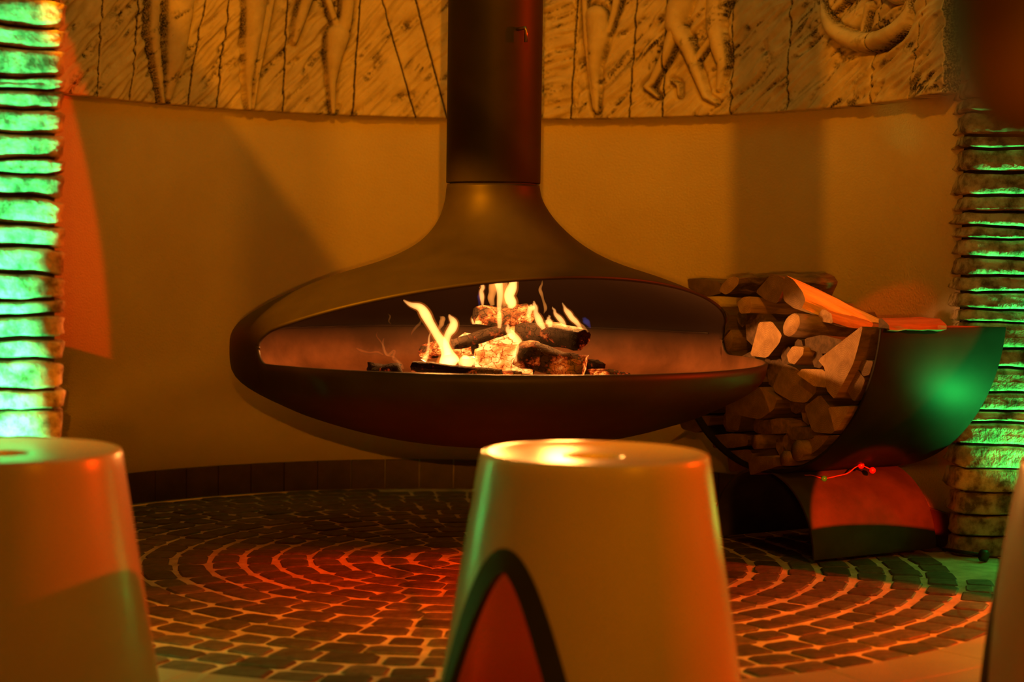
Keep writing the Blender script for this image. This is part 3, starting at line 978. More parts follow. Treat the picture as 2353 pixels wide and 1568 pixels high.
FWL = [
 ('pale half-round log end topmost at the left of the pile, beside the hood', [(105, 92), (150, 78), (182, 92), (176, 138), (124, 192), (86, 212), (38, 186), (60, 138)], dict(off=-.02, length=.22, kind='half', dz=.02, yaw=22)),
 ('squarish dark log topmost in the pile with mottled bark side', [(300, 192), (420, 58), (505, 92), (520, 130), (458, 278), (372, 248)], dict(off=-.03, length=.19, kind='bark', end='wood_end_grey', yaw=10, dz=.01)),
 ('split log with red lit fresh face slanting down across the top', [(495, 132), (520, 70), (575, 105), (640, 190), (662, 252), (632, 312), (580, 312), (505, 255)], dict(off=.015, length=.25, kind='pale', end='wood_end_grey', dz=-.36, yaw=-14, taper=.62)),
 ('squared split log left of the pile directly under the half-round end', [(168, 268), (215, 228), (262, 224), (270, 300), (262, 345), (190, 348)], dict(off=-.01, length=.3, kind='split', dz=-.05, yaw=-5)),
 ('round bark log jutting forward with bright oval sawn end', ell(560, 430, 58, 95, 25), dict(off=.02, length=.24, kind='round', dz=-.10, yaw=-20)),
 ('wedge log with broad reddish sawn end beside the bowl notch', [(325, 410), (420, 404), (492, 500), (472, 562), (385, 668), (262, 652), (296, 520)], dict(off=0, length=.3, kind='dark', dz=-.02)),
 ('round dark log seen through the notch of the fireplace rim', ell(90, 540, 50, 105, 5), dict(off=-.03, length=.28, kind='round', end='wood_end_grey')),
 ('small round log with pale end in the middle of the pile', [(525, 645), (568, 582), (650, 590), (645, 640), (582, 716), (540, 700)], dict(off=.005, length=.32, kind='split', dz=-.02, yaw=-10)),
 ('large triangular split log with jagged top near the trough wall', [(750, 682), (925, 545), (1062, 440), (1072, 452), (1040, 590), (1008, 702), (960, 800), (870, 966), (812, 900), (800, 742)], dict(off=.02, length=.36, kind='half', yaw=-6)),
 ('thin broken wedge with light end right of the pile centre', [(596, 782), (640, 745), (800, 752), (812, 882), (722, 872), (660, 828)], dict(off=.012, length=.3, kind='split', yaw=-8)),
 ('big rough dark log end in the middle under the small round log', [(428, 872), (470, 770), (512, 708), (600, 742), (680, 840), (742, 872), (735, 920), (664, 992), (560, 982), (442, 914)], dict(off=-.01, length=.33, kind='dark', end='wood_end_grey')),
 ('broad six-sided log end low in the pile under the bowl rim', [(132, 1064), (165, 960), (335, 868), (458, 962), (432, 1040), (330, 1112), (200, 1086)], dict(off=0, length=.33, kind='dark', end='wood_end_grey')),
 ('broad split log end leaning on the curved trough wall', [(650, 1022), (768, 930), (830, 1010), (905, 1080), (862, 1216), (712, 1202)], dict(off=0, length=.33, kind='dark', end='wood_end_grey')),
 ('small pale wedge pressed against the trough wall low on the right', [(822, 1022), (985, 1014), (960, 1075), (872, 1205), (850, 1110)], dict(off=.012, length=.3, kind='split', end='wood_end')),
 ('thin round branch end low in the pile left of two paired branches', ell(300, 1275, 32, 58, 0), dict(off=-.01, length=.33, kind='round', end='wood_end_grey')),
 ('larger of the two round branch ends at the bottom right of the pile', ell(605, 1335, 52, 82, 6), dict(off=.01, length=.33, kind='round', end='wood_end_grey')),
 ('smallest round branch end at the very bottom of the pile', ell(512, 1392, 40, 60, 8), dict(off=.016, length=.33, kind='round', end='wood_end_grey')),
 ('flat splinter log at the pile bottom with reddish side', [(245, 1388), (330, 1375), (470, 1385), (480, 1440), (295, 1505), (262, 1512)], dict(off=.0, length=.3, kind='split', end='wood_end_grey')),
 ('long dark log lying low at the left of the pile', [(-10, 1225), (120, 1212), (245, 1220), (245, 1300), (120, 1318), (-5, 1320)], dict(off=-.02, length=.3, kind='dark', end='wood_end_grey')),
 ('stubby dark log at the bottom left of the pile', [(95, 1340), (260, 1325), (290, 1390), (240, 1480), (110, 1490)], dict(off=-.02, length=.3, kind='dark', end='wood_end_grey')),
 ('narrow upright splinter between the triangular log and trough wall', [(948, 885), (1022, 735), (1092, 822), (1060, 910), (1010, 985)], dict(off=.0, length=.3, kind='dark', end='wood_end_grey')),
 ('curled bark piece wedged high against the trough wall', [(1030, 700), (1080, 682), (1150, 690), (1120, 790), (1075, 800)], dict(off=.0, length=.3, kind='bark', end='wood_end_grey')),
 ('dark reddish log filling the gap below the jutting round log', [(655, 528), (780, 500), (930, 540), (900, 610), (780, 640), (660, 590)], dict(off=-.01, length=.2, kind='dark', end='split_dark', yaw=0, dz=-.05)),
 ('red lit log edge showing just under the slanting split log', [(722, 312), (800, 318), (850, 350), (860, 420), (740, 400)], dict(off=-.03, length=.12, kind='split', end='split', dz=-.2, yaw=-4)),
 ('mossy log peeking out behind the hood at the far left', [(-190, 95), (-60, 100), (40, 120), (60, 200), (-60, 230), (-180, 170)], dict(off=-.10, length=.24, kind='bark', end='wood_end_grey')),
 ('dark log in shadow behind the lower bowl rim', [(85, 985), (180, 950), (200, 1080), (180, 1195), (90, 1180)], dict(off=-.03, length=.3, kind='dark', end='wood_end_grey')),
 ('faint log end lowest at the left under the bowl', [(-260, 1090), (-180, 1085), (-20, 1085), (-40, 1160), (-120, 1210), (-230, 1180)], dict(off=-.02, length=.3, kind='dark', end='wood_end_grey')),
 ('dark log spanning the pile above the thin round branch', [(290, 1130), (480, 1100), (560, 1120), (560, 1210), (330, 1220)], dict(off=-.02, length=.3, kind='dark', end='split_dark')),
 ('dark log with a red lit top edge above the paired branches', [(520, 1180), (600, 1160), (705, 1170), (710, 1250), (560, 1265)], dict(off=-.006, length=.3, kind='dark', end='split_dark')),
 ('bark covered log lying over the curved wall at the bottom right', [(655, 1250), (740, 1225), (835, 1228), (770, 1310), (690, 1370)], dict(off=-.012, length=.32, kind='bark', end='wood_end_grey')),
]
for i, (lab, poly, kw) in enumerate(FWL):
    kw.setdefault('end', 'wood_end')
    firewood(lab, poly, seed=i * 13, **kw)
# the slab along the top of the trough wall
firewood('pale flat slab on top of the pile beyond the trough rim', [(1188, 388), (1210, 380), (1262, 430), (1268, 470), (1190, 480)], off=-.015, length=.16, kind='split', end='split_dark', dz=.0, yaw=-3, seed=900)
# shadowed logs that fill the heart of the pile
polys = []
for lab, poly, kw in FWL:
    pp = [P_plane(1640 + x * 0.3189, 610 + y * 0.3189, P0, A_) - P0 for x, y in poly]
    polys.append([(p.dot(E_), p.z) for p in pp])
def seg_d(px, py, a, b):
    dx, dy = b[0] - a[0], b[1] - a[1]
    t = max(0, min(1, ((px - a[0]) * dx + (py - a[1]) * dy) / (dx * dx + dy * dy + 1e-12)))
    return math.hypot(px - a[0] - t * dx, py - a[1] - t * dy)
def clearance(e, z):
    d = RC - 0.006 - math.hypot(e, z - ZC)
    d = min(d, (0.57 if e < 0.08 else 0.49) - z)
    if d < 0.011: return -1
    for pl in polys:
        ins = False; n = len(pl)
        for k in range(n):
            a, b = pl[k], pl[k - 1]
            d = min(d, seg_d(e, z, a, b))
            if (a[1] > z) != (b[1] > z) and e < (b[0] - a[0]) * (z - a[1]) / (b[1] - a[1]) + a[0]: ins = not ins
        if ins or d < 0.011: return -1
    return d
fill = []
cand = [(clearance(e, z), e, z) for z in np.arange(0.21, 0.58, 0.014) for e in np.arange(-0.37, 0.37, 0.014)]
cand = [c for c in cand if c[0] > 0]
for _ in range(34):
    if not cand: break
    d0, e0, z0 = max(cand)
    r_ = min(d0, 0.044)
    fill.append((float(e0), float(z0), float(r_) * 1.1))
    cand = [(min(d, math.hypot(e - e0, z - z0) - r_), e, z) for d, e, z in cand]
    cand = [c for c in cand if c[0] > 0.011]
rr = random.Random(5)
for e, zz, r in fill:
    n = 7
    V = []; Fc = []
    ph = rr.uniform(0, 6)
    radii = [r * rr.uniform(0.85, 1.05) for _ in range(n)]
    ln = rr.uniform(0.24, 0.27)
    for s in range(4):
        for k in range(n):
            a = ph + 2 * math.pi * k / n
            q = radii[k] * (1 + rr.uniform(-0.05, 0.05))
            V.append((q * math.cos(a), q * math.sin(a), ln * s / 3))
    for s in range(3):
        for k in range(n): Fc.append((s * n + k, s * n + (k + 1) % n, (s + 1) * n + (k + 1) % n, (s + 1) * n + k))
    Fc += [tuple(range(n - 1, -1, -1)), tuple(range(3 * n, 4 * n))]
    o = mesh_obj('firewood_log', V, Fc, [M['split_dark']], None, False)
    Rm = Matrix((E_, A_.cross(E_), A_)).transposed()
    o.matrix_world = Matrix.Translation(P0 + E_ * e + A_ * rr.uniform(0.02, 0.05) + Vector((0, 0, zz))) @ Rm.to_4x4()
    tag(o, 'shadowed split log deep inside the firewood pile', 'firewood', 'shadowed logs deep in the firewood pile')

# bead garland where trough meets foot
g = thing('bead_garland', 'thin red wire garland with beads draped where trough meets foot', 'garland', P0 + A_ * 0.15 + Vector((0, 0, RB + 0.016)))
gp = [(1830, 1096, 0.0), (1862, 1092, 0), (1893, 1100, 0), (1925, 1094, 0), (1948, 1088, 0), (1965, 1075, 0), (1978, 1070, 0), (1990, 1074, 0), (2004, 1081, 0)]
GP = []
for k, (x, y, _) in enumerate(gp):
    GP.append(P_Y(x, y, 4.02 + 0.0 * k) - Vector(g.location))
sm = catmull([tuple(p) for p in GP], 4)
V, Fc = tube_pts(sm, [0.0016] * len(sm), 6, flat_dir=(0, 1, 0.2))
mesh_obj('wire', V, Fc, M['wire'], g)
def ball(name, c, r, mat, parent, nu=16, nv=10):
    V = [(c[0], c[1], c[2] - r)]; Fc = []
    for i in range(1, nv):
        t = -math.pi / 2 + math.pi * i / nv
        for k in range(nu):
            a = 2 * math.pi * k / nu
            V.append((c[0] + r * math.cos(t) * math.cos(a), c[1] + r * math.cos(t) * math.sin(a), c[2] + r * math.sin(t)))
    V.append((c[0], c[1], c[2] + r))
    for k in range(nu): Fc.append((0, 1 + (k + 1) % nu, 1 + k))
    for i in range(nv - 2):
        for k in range(nu):
            k2 = (k + 1) % nu
            Fc.append((1 + i * nu + k, 1 + i * nu + k2, 1 + (i + 1) * nu + k2, 1 + (i + 1) * nu + k))
    t = len(V) - 1; b = 1 + (nv - 2) * nu
    for k in range(nu): Fc.append((t, b + k, b + (k + 1) % nu))
    return mesh_obj(name, V, Fc, mat, parent)
for (i, r, mt, lb) in ((2, 0.0072, 'bead_green', 'round green bead'), (6, 0.0076, 'bead_red', 'round red bead'), (8, 0.0076, 'bead_red', 'round red bead')):
    p = GP[i]
    o = ball('bead', (p.x, p.y - 0.004, p.z), r, M[mt], g); o['label'] = lb

# iron rod on the floor by the right pillar
ra, rb = P_z(2166, 1262, 0.016), P_z(2252, 1276, 0.016)
pk = thing('fire_poker', 'thin dark iron rod with a knob end lying by the right pillar', 'poker', (ra + rb) / 2 - Vector((0, 0, 0.016)))
pb = Vector(pk.location)
V, Fc = tube_pts([ra - pb, rb - pb], [0.0045, 0.0045], 8, flat_dir=(0, 0, 1)); mesh_obj('rod', V, Fc, M['iron'], pk)
V, Fc = tube_pts([rb - pb, rb - pb + (rb - ra).normalized() * 0.004, rb - pb + (rb - ra).normalized() * 0.016, rb - pb + (rb - ra).normalized() * 0.02], [0.008, 0.014, 0.014, 0.008], 16, flat_dir=(0, 0, 1)); mesh_obj('knob', V, Fc, M['iron'], pk)

# ------------------------------------------------------------------ stools
def stool(name, label, px, py, d, ZS, turn, arches=(0, 180)):
    top = P_Y(px, py, d)
    t = thing(name, label, 'stool', (top.x, d, 0), 'cream conical stools')
    R_T = 0.1555; slope = 0.158
    def rout(z): return R_T + (ZS - z) * slope
    AZ, AK = 0.300, 0.300 / math.radians(42) ** 2
    def zarch(a):
        z = 0.0
        for c in arches:
            dl = (a - math.radians(c + turn) + math.pi) % (2 * math.pi) - math.pi
            z = max(z, AZ - AK * dl * dl)
        return z
    NA = 144; NR = 26
    V = []; Fc = []
    for i in range(NA):
        a = 2 * math.pi * i / NA
        zl = zarch(a)
        for k in range(NR):
            z = zl + (ZS - 0.006 - zl) * k / (NR - 1)
            r = rout(z)
            V.append((r * math.sin(a), -r * math.cos(a), z))
    for i in range(NA):
        j = (i + 1) % NA
        for k in range(NR - 1):
            Fc.append((i * NR + k, j * NR + k, j * NR + k + 1, i * NR + k + 1))
    # seat top: rounded rim, shallow dish, finger hole
    ring = [(R_T - 0.0005, ZS - 0.002), (R_T - 0.004, ZS), (R_T - 0.012, ZS - 0.0005), (R_T - 0.03, ZS - 0.003), (R_T - 0.06, ZS - 0.005), (0.045, ZS - 0.0055), (0.037, ZS - 0.006), (0.034, ZS - 0.009), (0.034, ZS - 0.030)]
    prev = [i * NR + NR - 1 for i in range(NA)]
    for r, z in ring:
        cur = []
        for i in range(NA):
            a = 2 * math.pi * i / NA
            V.append((r * math.sin(a), -r * math.cos(a), z)); cur.append(len(V) - 1)
        for i in range(NA):
            j = (i + 1) % NA
            Fc.append((prev[i], prev[j], cur[j], cur[i]))
        prev = cur
    sh = mesh_obj('shell', V, Fc, M['stool'], t, True)
    bm = bmesh.new(); bm.from_mesh(sh.data); bmesh.ops.recalc_face_normals(bm, faces=bm.faces)
    tf = max(bm.faces, key=lambda f: f.calc_center_median().x)
    if tf.normal.x < 0: bmesh.ops.reverse_faces(bm, faces=bm.faces)
    bm.to_mesh(sh.data); bm.free()
    s = sh.modifiers.new('wall', 'SOLIDIFY'); s.thickness = 0.008; s.offset = -1
    # floor of the finger hole
    V = []
    for i in range(32):
        a = 2 * math.pi * i / 32; V.append((0.0345 * math.sin(a), 0.0345 * math.cos(a), ZS - 0.029))
    V.append((0, 0, ZS - 0.029))
    mesh_obj('finger_hole', V, [(32, i, (i + 1) % 32) for i in range(32)], M['stool_dark'], t)
    # dark edging of each arched cut-out
    for c in arches:
        V = []; Fc = []; K = 60
        for k in range(K + 1):
            dl = math.radians(42) * (2 * k / K - 1) * 1.0
            z = max(AZ - AK * dl * dl, 0.002)
            a = math.radians(c + turn) + dl
            # inward direction within the surface
            dzda = -2 * AK * dl
            rr_ = rout(z)
            tx, tz = rr_, dzda
            ln = math.hypot(tx, tz)
            nx, nz = tz / ln, -tx / ln       # points into the opening (down at the apex)
            for w_, off in ((-0.006, 0.0015), (-0.006, -0.010), (0.024, -0.010), (0.024, 0.0015)):
                zz = max(z + nz * w_, 0.001); aa = a + nx * w_ / rr_
                ro = rout(zz) + off
                V.append((ro * math.sin(aa), -ro * math.cos(aa), zz))
        for k in range(K):
            for q in range(4):
                q2 = (q + 1) % 4
                Fc.append((k * 4 + q, k * 4 + q2, (k + 1) * 4 + q2, (k + 1) * 4 + q))
        Fc += [(3, 2, 1, 0), (K * 4, K * 4 + 1, K * 4 + 2, K * 4 + 3)]
        o = mesh_obj('arch_edging', V, Fc, M['stool_dark'], t, False); recalc(o)
        o['label'] = 'dark edging around the arched cut-out'
    return t
ZS = P_Y(1366, 1039, 2.36).z
point('added_stool_glow', (0.16, 2.42, 0.16), 0.2, RED, 0.02)  # added red light; no known lamp sits inside the stool
stool('stool', 'cream conical stool front and centre with dark edged arched cut-out', 1366, 1039, 2.36, ZS, -43, (0, 180))
stool('stool', 'cream conical stool at the left edge below the bright green pillar', 4, 1049, 2.30, ZS, 150, (0, 180))
stool('stool', 'cream conical stool cut off by the right edge of the frame', 2622, 1050, 2.33, ZS, 60, (0, 180))

# ------------------------------------------------------------------ blurred dark object hanging close to the camera
D0 = 0.66
pc = P_Y(2480, -60, D0)
RS = 0.0505
t = thing('pendant_shade', 'dark brown rounded pendant shade hanging blurred in the upper right corner', 'lamp', (pc.x, D0, P_Y(2480, 352, D0).z))
zb0 = t.location.z
V = []; Fc = []
prof_s = [(0.0, 0.0), (0.014, 0.0012), (0.027, 0.006), (0.038, 0.0145), (0.0455, 0.027), (0.0495, 0.044), (0.0505, 0.066), (0.0485, 0.095), (0.041, 0.125), (0.026, 0.148), (0.009, 0.156), (0.009, 0.172), (0.0, 0.172)]
ps = catmull(prof_s, 4); ps[:, 0] = np.maximum(ps[:, 0], 0)
n = 64
for r, z in ps:
    for k in range(n):
        a = 2 * math.pi * k / n; V.append((r * math.cos(a), r * math.sin(a), z))
for i in range(len(ps) - 1):
    for k in range(n): Fc.append((i * n + k, i * n + (k + 1) % n, (i + 1) * n + (k + 1) % n, (i + 1) * n + k))
o = mesh_obj('shade', V, Fc, M['shade'], t); recalc(o, 1e-5)
V, Fc = tube_pts([(0, 0, 0.17), (0, 0, TOPZ - zb0)], [0.0025, 0.0025], 8, flat_dir=(1, 0, 0)); mesh_obj('cord', V, Fc, M['stool_dark'], t)

# ------------------------------------------------------------------ fire
def inner_z(r): return float(np.interp(r, prof[:200, 0][:int(len(prof) * 0.45)], prof[:int(len(prof) * 0.45), 1])) + 0.008
FCX = ctr(0.4)
# ash bed
V = []; Fc = []; NRr = 14; NAa = 48
for i in range(NRr + 1):
    r = 0.36 * i / NRr
    for k in range(NAa):
        a = 2 * math.pi * k / NAa
        x = r * math.cos(a); y = r * math.sin(a)
        z = max(inner_z(r) + 0.002, 0.395 - 0.55 * r * r - 0.08 * r) + (0.006 * (float(vnoise(np.array(x * 40 + 9.), np.array(y * 40 + 3.))) - 0.5) if i < NRr - 1 else 0)
        V.append((x, y, z))
for i in range(NRr):
    for k in range(NAa): Fc.append((i * NAa + k, i * NAa + (k + 1) % NAa, (i + 1) * NAa + (k + 1) % NAa, (i + 1) * NAa + k))
o = mesh_obj('ash_bed', V, Fc, M['ash'], None, True, loc=(FCX, FD, 0)); recalc(o, 1e-5)
tag(o, 'bed of grey ash under the burning logs in the bowl', 'ash'); o['kind'] = 'stuff'
rebase(o, (FCX, FD, 0.27)) if False else None

def burnt(label, p, q, Y1, Y2, r, mat, seed, flat=0.75, n=9, tilt=0.0, endmat=None):
    rr = random.Random(seed)
    a = P_Y(p[0], p[1], Y1); b = P_Y(q[0], q[1], Y2)
    d = (b - a); ln = d.length; d.normalize()
    up = Vector((0, 0, 1)); s = d.cross(up).normalized(); u = s.cross(d).normalized()
    NS = 10
    rad = [rr.uniform(0.70, 1.2) for _ in range(n)]
    V = []; Fc = []; mi = []
    for i in range(NS):
        f = i / (NS - 1)
        rs = r * (1.0 if 0 < i < NS - 1 else 0.9)
        for k in range(n):
            an = 2 * math.pi * k / n + tilt
            q_ = rs * rad[k] * rr.uniform(0.90, 1.10) * (1 + 0.12 * math.sin(f * 7 + seed + k * 0.5))
            sx = (ln * f) + (rr.uniform(-0.003, 0.003) if i in (0, NS - 1) else 0)
            V.append((q_ * math.cos(an), q_ * math.sin(an) * flat, sx))
    for i in range(NS - 1):
        for k in range(n): Fc.append((i * n + k, i * n + (k + 1) % n, (i + 1) * n + (k + 1) % n, (i + 1) * n + k)); mi.append(0)
    Fc += [tuple(range(n - 1, -1, -1)), tuple(range((NS - 1) * n, NS * n))]; mi += [1, 1]
    o = mesh_obj('burning_log', V, Fc, [M[mat], M[endmat or 'char']], None, True, mi)
    Rm = Matrix((s, u, d)).transposed()
    o.matrix_world = Matrix.Translation(a) @ Rm.to_4x4()
    recalc(o)
    tag(o, label, 'firewood', 'logs burning in the fire bowl')
    return o
burnt('cracked glowing log on top of the fire under the tallest flames', (1092, 726), (1222, 724), 3.90, 3.94, 0.024, 'ember_mid', 1, 0.9)
burnt('black charred log slanting up to the left middle of the fire', (1036, 792), (1165, 756), 3.86, 3.92, 0.021, 'char', 2, 0.8)
burnt('charred log with thick dark end at the right of the fire', (1196, 762), (1340, 778), 3.92, 3.78, 0.031, 'char', 3, 0.85, endmat='char')
burnt('bright yellow glowing log at the heart of the fire', (1095, 826), (1225, 818), 3.80, 3.78, 0.036, 'ember_hot', 4, 0.95)
burnt('ash coated brown cracked log low right of the bright heart', (1190, 816), (1342, 850), 3.76, 3.72, 0.031, 'char_ash', 5, 0.95, endmat='ember_mid')
burnt('dark half-burnt log lying along the front left of the fire', (950, 842), (1152, 862), 3.72, 3.66, 0.016, 'char', 6, 0.8)
burnt('small charred chunk alone at the far left of the fire', (846, 848), (922, 852), 3.74, 3.74, 0.017, 'char', 7, 0.8)
burnt('small black chunk at the far right above the embers', (1330, 830), (1384, 846), 3.80, 3.76, 0.015, 'char', 8, 0.8)
burnt('flat heap of red cracked embers at the right end', (1336, 858), (1446, 868), 3.74, 3.74, 0.018, 'ember_mid', 9, 0.7)
burnt('glowing split log behind the left flame', (970, 806), (1090, 800), 3.92, 3.88, 0.024, 'ember_mid', 10, 0.8)
burnt('orange ember log filling the gap between left and top logs', (1060, 800), (1190, 775), 3.93, 3.93, 0.030, 'ember_hot', 12, 0.9)
burnt('narrow ember log lying under the dark front log', (1120, 858), (1200, 866), 3.70, 3.70, 0.012, 'ember_mid', 13, 0.8)

fl = thing('fire', 'open wood fire with yellow flames in the fire bowl', 'fire', (FCX, FD, 0.40))
fo = Vector(fl.location)
def C3(x, y): return (760 + x / 3.268, 620 + y / 3.268)
_fr = random.Random(21)
def flame(pts, Y, mat='flame', flat=0.6):
    sm = catmull(pts, 9)
    P = []; Rr = []; R2_ = []
    p1, p2, p3 = _fr.uniform(0, 6), _fr.uniform(0, 6), _fr.uniform(0, 6)
    n = len(sm)
    for k, (x, y, r) in enumerate(sm):
        f = k / (n - 1)
        x += (5 * math.sin(f * 9 + p1) + 3 * math.sin(f * 21 + p2)) * f * min(1, r / 8)
        r = max(r, 0.4) * (1.12 + 0.12 * math.sin(f * 8 + p3) + 0.05 * math.sin(f * 17 + p1))
        a, b = C3(x, y)
        P.append(P_Y(a, b, Y) - fo); Rr.append(r / 3.268 * Y / F); R2_.append((r * 1.35 + 3.0) / 3.268 * Y / F)
    V, Fc = tube_pts(P, Rr, 14, flat, (0, 1, 0))
    o = mesh_obj('flame', V, Fc, M[mat], fl); recalc(o)
    if mat == 'flame':
        V, Fc = tube_pts(P, R2_, 12, flat, (0, 1, 0))
        q = mesh_obj('flame_sheath', V, Fc, M['flame_sheath'], o); recalc(q)
    return o
flame([(905, 740, 20), (890, 690, 78), (872, 620, 48), (850, 560, 34), (800, 490, 26), (752, 410, 28), (712, 340, 34), (665, 285, 28), (600, 262, 18), (548, 228, 5)], 3.77)
flame([(880, 640, 30), (868, 560, 24), (880, 490, 22), (912, 440, 30), (918, 390, 26), (896, 348, 12), (885, 338, 3)], 3.79)
flame([(700, 685, 22), (722, 640, 14), (734, 570, 8), (745, 490, 5), (752, 465, 2)], 3.77)
flame([(800, 460, 4), (830, 415, 18), (838, 370, 16), (820, 352, 4)], 3.78, 'flame_soft')
flame([(960, 700, 20), (1010, 690, 40), (1070, 700, 26), (1110, 720, 6)], 3.73)
flame([(1265, 440, 10), (1268, 380, 16), (1266, 300, 14), (1272, 220, 22), (1262, 130, 28), (1255, 60, 24), (1250, 10, 6)], 3.84)
flame([(1350, 290, 20), (1355, 250, 34), (1340, 190, 32), (1370, 120, 34), (1372, 50, 24), (1366, 0, 6)], 3.88)
flame([(1215, 270, 14), (1205, 210, 26), (1215, 150, 30), (1225, 80, 26), (1220, 10, 5)], 3.90, 'flame_soft')
flame([(1300, 300, 10), (1310, 240, 22), (1300, 170, 20), (1306, 90, 22), (1300, 10, 5)], 3.92, 'flame_soft')
flame([(1140, 270, 8), (1138, 220, 14), (1132, 160, 14), (1140, 120, 14), (1142, 60, 4)], 3.88, 'flame')
flame([(1112, 280, 5), (1118, 230, 12), (1114, 190, 10), (1112, 160, 3)], 3.87, 'flame_blue')
flame([(1075, 410, 12), (1078, 375, 22), (1090, 345, 10), (1095, 330, 3)], 3.92)
flame([(1600, 445, 16), (1572, 395, 24), (1545, 330, 18), (1530, 275, 16), (1524, 235, 4)], 3.82)
flame([(1500, 400, 6), (1490, 340, 16), (1500, 290, 22), (1515, 265, 8)], 3.86, 'flame')
flame([(1440, 290, 4), (1475, 285, 10), (1510, 270, 10)], 3.86, 'flame_soft')
flame([(1600, 330, 3), (1612, 290, 12), (1592, 220, 8), (1576, 160, 12), (1586, 110, 8), (1590, 80, 2)], 3.90, 'flame_soft')
flame([(1650, 430, 14), (1642, 395, 22), (1636, 365, 12), (1640, 340, 3)], 3.80)
flame([(1770, 450, 8), (1740, 390, 16), (1695, 340, 14), (1672, 300, 8), (1664, 278, 2)], 3.80)
flame([(1890, 460, 8), (1850, 400, 18), (1800, 350, 20), (1765, 300, 13), (1742, 248, 3)], 3.79)
flame([(1935, 470, 5), (1900, 430, 10), (1850, 395, 8), (1830, 380, 2)], 3.78, 'flame_soft')
flame([(1950, 440, 6), (1928, 400, 18), (1905, 372, 16), (1885, 365, 4)], 3.78, 'flame_blue')
flame([(1440, 590, 14), (1400, 530, 30), (1355, 480, 24), (1330, 440, 14), (1322, 400, 4)], 3.80)
flame([(1390, 690, 8), (1385, 640, 14), (1400, 590, 12), (1410, 550, 4)], 3.71)
flame([(1080, 690, 8), (1082, 660, 16), (1086, 640, 4)], 3.74)
# thin curls on the left
for pts in ([(545, 745, 9), (520, 700, 10), (470, 672, 8), (478, 610, 10), (430, 640, 9), (400, 600, 9), (392, 545, 7), (400, 515, 3)],
            [(535, 735, 5), (505, 690, 8), (470, 655, 6), (415, 640, 6), (400, 585, 6), (375, 540, 5), (345, 500, 4), (350, 465, 2)],
            [(395, 640, 5), (350, 618, 7), (290, 622, 6), (225, 606, 8), (192, 588, 4)],
            [(680, 372, 3), (668, 405, 8), (640, 432, 9), (612, 470, 6), (606, 492, 2)],
            [(430, 330, 2), (447, 352, 6), (436, 385, 5), (455, 412, 2)]):
    sm = catmull(pts, 6); P = []; Rr = []
    for (x, y, r) in sm:
        a, b = C3(x, y); P.append(P_Y(a, b, 3.84) - fo); Rr.append(max(r, 1) / 3.268 * 3.84 / F * 1.2)
    V, Fc = tube_pts(P, Rr, 8, 1.0, (0, 1, 0)); o = mesh_obj('flame_wisp', V, Fc, M['smoke'], fl); recalc(o)
FC = (1.0, 0.33, 0.06)
point('fire_glow_left', P_Y(1005, 745, 3.80), 13.0, FC, 0.03)
point('fire_glow_top', P_Y(1160, 672, 3.84), 10.0, FC, 0.03)
point('fire_glow_right', P_Y(1300, 722, 3.84), 13.0, FC, 0.03)

# ------------------------------------------------------------------ unseen flags, added to cut the spotlight beams into shape
def flag(label, lamp, A, B, dist, back, ahead, wid, toward, strip=None):
    """thin black plate at dist along y from the lamp; one edge lies between the lamp and the line A-B"""
    def on(W):
        d = Vector(W) - lamp
        return lamp + d * (dist / d.y)
    fa, fb = on(A), on(B)
    ed = (fb - fa).normalized()
    lf = Vector((0, 1, 0)).cross(ed).normalized()
    if lf.dot(Vector(toward)) < 0: lf = -lf
    q = [fa - ed * back, fb + ed * ahead, fb + ed * ahead + lf * wid, fa - ed * back + lf * wid]
    t = thing('added_light_flag', label, 'light flag', sum(q, Vector()) / 4, 'added unseen flags that shape the spotlights')
    tb = Vector(t.location); th = Vector((0, 0.003, 0))
    V = [p - tb for p in q] + [p - tb + th for p in q]
    o = mesh_obj('plate', V, [(0, 1, 2, 3), (7, 6, 5, 4), (0, 4, 5, 1), (1, 5, 6, 2), (2, 6, 7, 3), (3, 7, 4, 0)], M['stool_dark'], t, False); recalc(o)
    top = max(q, key=lambda p: p.z) - tb + th * 0.5
    V, Fc = tube_pts([top, Vector((top.x, top.y, TOPZ - tb.z))], [0.003, 0.003], 8, flat_dir=(1, 0, 0))
    mesh_obj('rod', V, Fc, M['iron'], t)
    return t
flag('added flag plate, unseen, shading the left wall along a slanted edge', LF, P_cyl(530, 290), P_cyl(760, 600), 0.60, 0.15, 0.14, 0.40, (-1, 0, 0))
sa, sb = P_cyl(1685, 20), P_cyl(1682, 600)
w1 = 0.625 * ((P_cyl(1887, 300) - LF).x / (P_cyl(1887, 300) - LF).y - (P_cyl(1685, 300) - LF).x / (P_cyl(1685, 300) - LF).y)
flag('added narrow flag strip, unseen, casting the upright shadow band on the wall', LF, sa, sb, 0.60, 0.08, 0.03, w1, (1, 0, 0))
flag('added flag plate, unseen, keeping the wall light off the right pillar', LF, P_Y(2206, 100, 4.1), P_Y(2200, 900, 4.1), 0.60, 0.08, 0.05, 0.10, (1, 0, 0))
flag('added flag plate, unseen, cutting the far edge of the left red floor light', RA, (-0.83, 3.93, 0), (-0.13, 4.0, 0), 0.45, 0.06, 0.10, 0.10, (0, 0, 1))
flag('added flag plate, unseen, cutting the far edge of the right red floor light', RB_, (0.47, 3.67, 0), (0.83, 3.59, 0), 0.45, 0.06, 0.08, 0.10, (0, 0, 1))
flag('added flag plate, unseen, keeping the low amber light off the stools', LW, (-1.0, 4.4, 0.27), (1.0, 4.4, 0.27), 0.15, 0.06, 0.06, 0.10, (0, 0, -1))
flag('added flag plate, unseen, cutting the near edge of the amber floor light', LG, (-1.0, 2.80, 0), (1.0, 2.80, 0), 0.22, 0.12, 0.12, 0.12, (0, 0, -1))
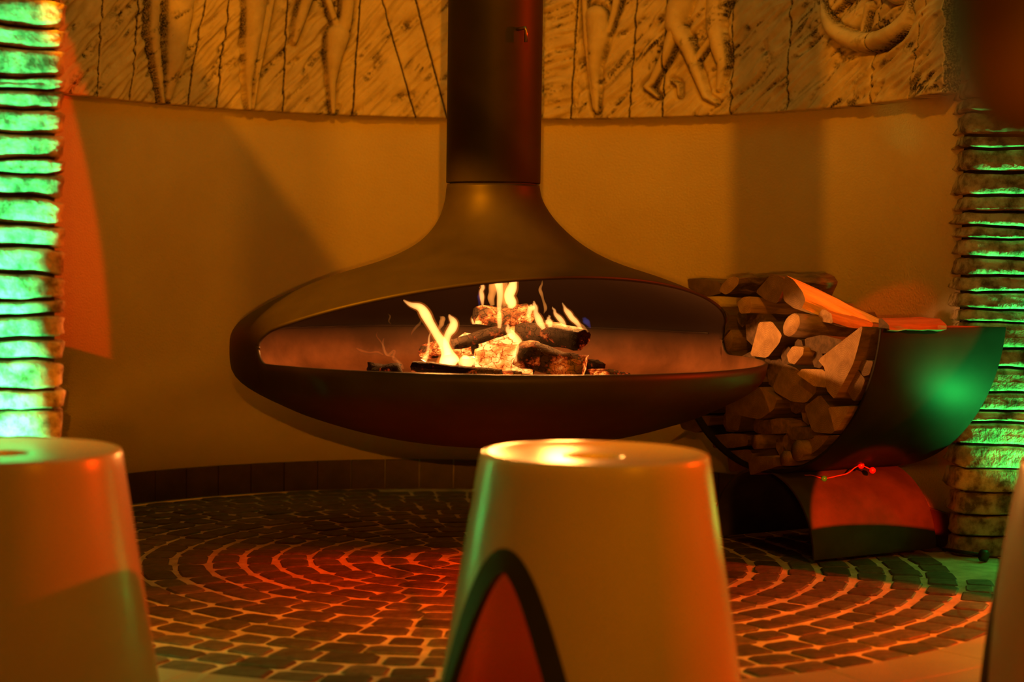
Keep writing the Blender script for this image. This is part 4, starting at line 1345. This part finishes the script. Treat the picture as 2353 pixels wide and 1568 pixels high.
flag('added flag plate, unseen, cutting the far edge of the amber floor light', LG, (-1.0, 3.34, 0), (1.0, 3.34, 0), 0.22, 0.12, 0.12, 0.12, (0, 0, 1))
flag('added upright flag plate, unseen, keeping the low amber light off the left pillar', LW, (eL.x, 3.06, 0.3), (eL.x, 3.06, 1.4), 0.15, 0.02, 0.02, 0.05, (-1, 0, 0))
flag('added upright flag plate, unseen, keeping the low amber light off the right pillar', LW, (eR.x - 0.005, 4.03, 0.3), (eR.x - 0.005, 4.03, 1.4), 0.15, 0.02, 0.02, 0.05, (1, 0, 0))

flag('added flag plate, unseen, cutting the lower edge of the slit light', LV, (-1.0, 4.4, 0.137), (1.0, 4.4, 0.137), 0.15, 0.06, 0.06, 0.05, (0, 0, -1))
flag('added flag plate, unseen, cutting the upper edge of the slit light', LV, (-1.0, 4.4, 0.30), (1.0, 4.4, 0.30), 0.15, 0.06, 0.06, 0.06, (0, 0, 1))

# ------------------------------------------------------------------ unseen stand by the right pillar, added so its barn door blocks green spill
ul = thing('added_lamp_stand', 'added thin stand, unseen, with a side shutter blocking green spill by the right pillar', 'lamp stand', (1.50, 3.90, 0))
ub = Vector(ul.location)
V, Fc = tube_pts([(0, 0, 0.010), (0, 0, 0.016), (0, 0, 0.022)], [0.045, 0.045, 0.038], 24, flat_dir=(1, 0, 0)); mesh_obj('base', V, Fc, M['iron'], ul)
V, Fc = tube_pts([(0, 0, 0.02), (0, 0, 0.40)], [0.005, 0.005], 10, flat_dir=(1, 0, 0)); mesh_obj('pole', V, Fc, M['iron'], ul)
V, Fc = tube_pts([(0.006, -0.004, 0.392), (-0.018, 0.008, 0.404), (-0.036, 0.020, 0.411)], [0.010, 0.014, 0.014], 16, flat_dir=(0, 0, 1)); mesh_obj('lamp_can', V, Fc, M['iron'], ul)
bx = box('barn_door', -0.1415, -0.1385, -0.10, 0.0375, 0.36, 0.86, M['stool_dark'], ul)
V, Fc = tube_pts([(0, 0, 0.385), (-0.14, -0.06, 0.385)], [0.003, 0.003], 8, flat_dir=(0, 0, 1)); mesh_obj('arm', V, Fc, M['iron'], ul)

# unseen low shutter, added to keep the left green light on its pillar
fs = thing('added_floor_shutter', 'added low shutter plate, unseen, blocking green spill before the left pillar', 'shutter', (-0.905, 2.855, 0))
c0 = Vector((-1.22, 2.72, 0))
V = []; Fc = []
for k in range(7):
    a = math.radians(48.8 + 34 * k / 6)
    for r in (0.350, 0.353):
        for z in (0.006, 0.52):
            V.append(c0 + Vector((r * math.sin(a), r * math.cos(a), z)) - Vector(fs.location))
for k in range(6):
    b, c = 4 * k, 4 * k + 4
    for q, q2 in ((0, 1), (1, 3), (3, 2), (2, 0)): Fc.append((b + q, b + q2, c + q2, c + q))
Fc += [(0, 1, 3, 2), (24, 26, 27, 25)]
o = mesh_obj('plate', V, Fc, M['stool_dark'], fs, False); recalc(o)
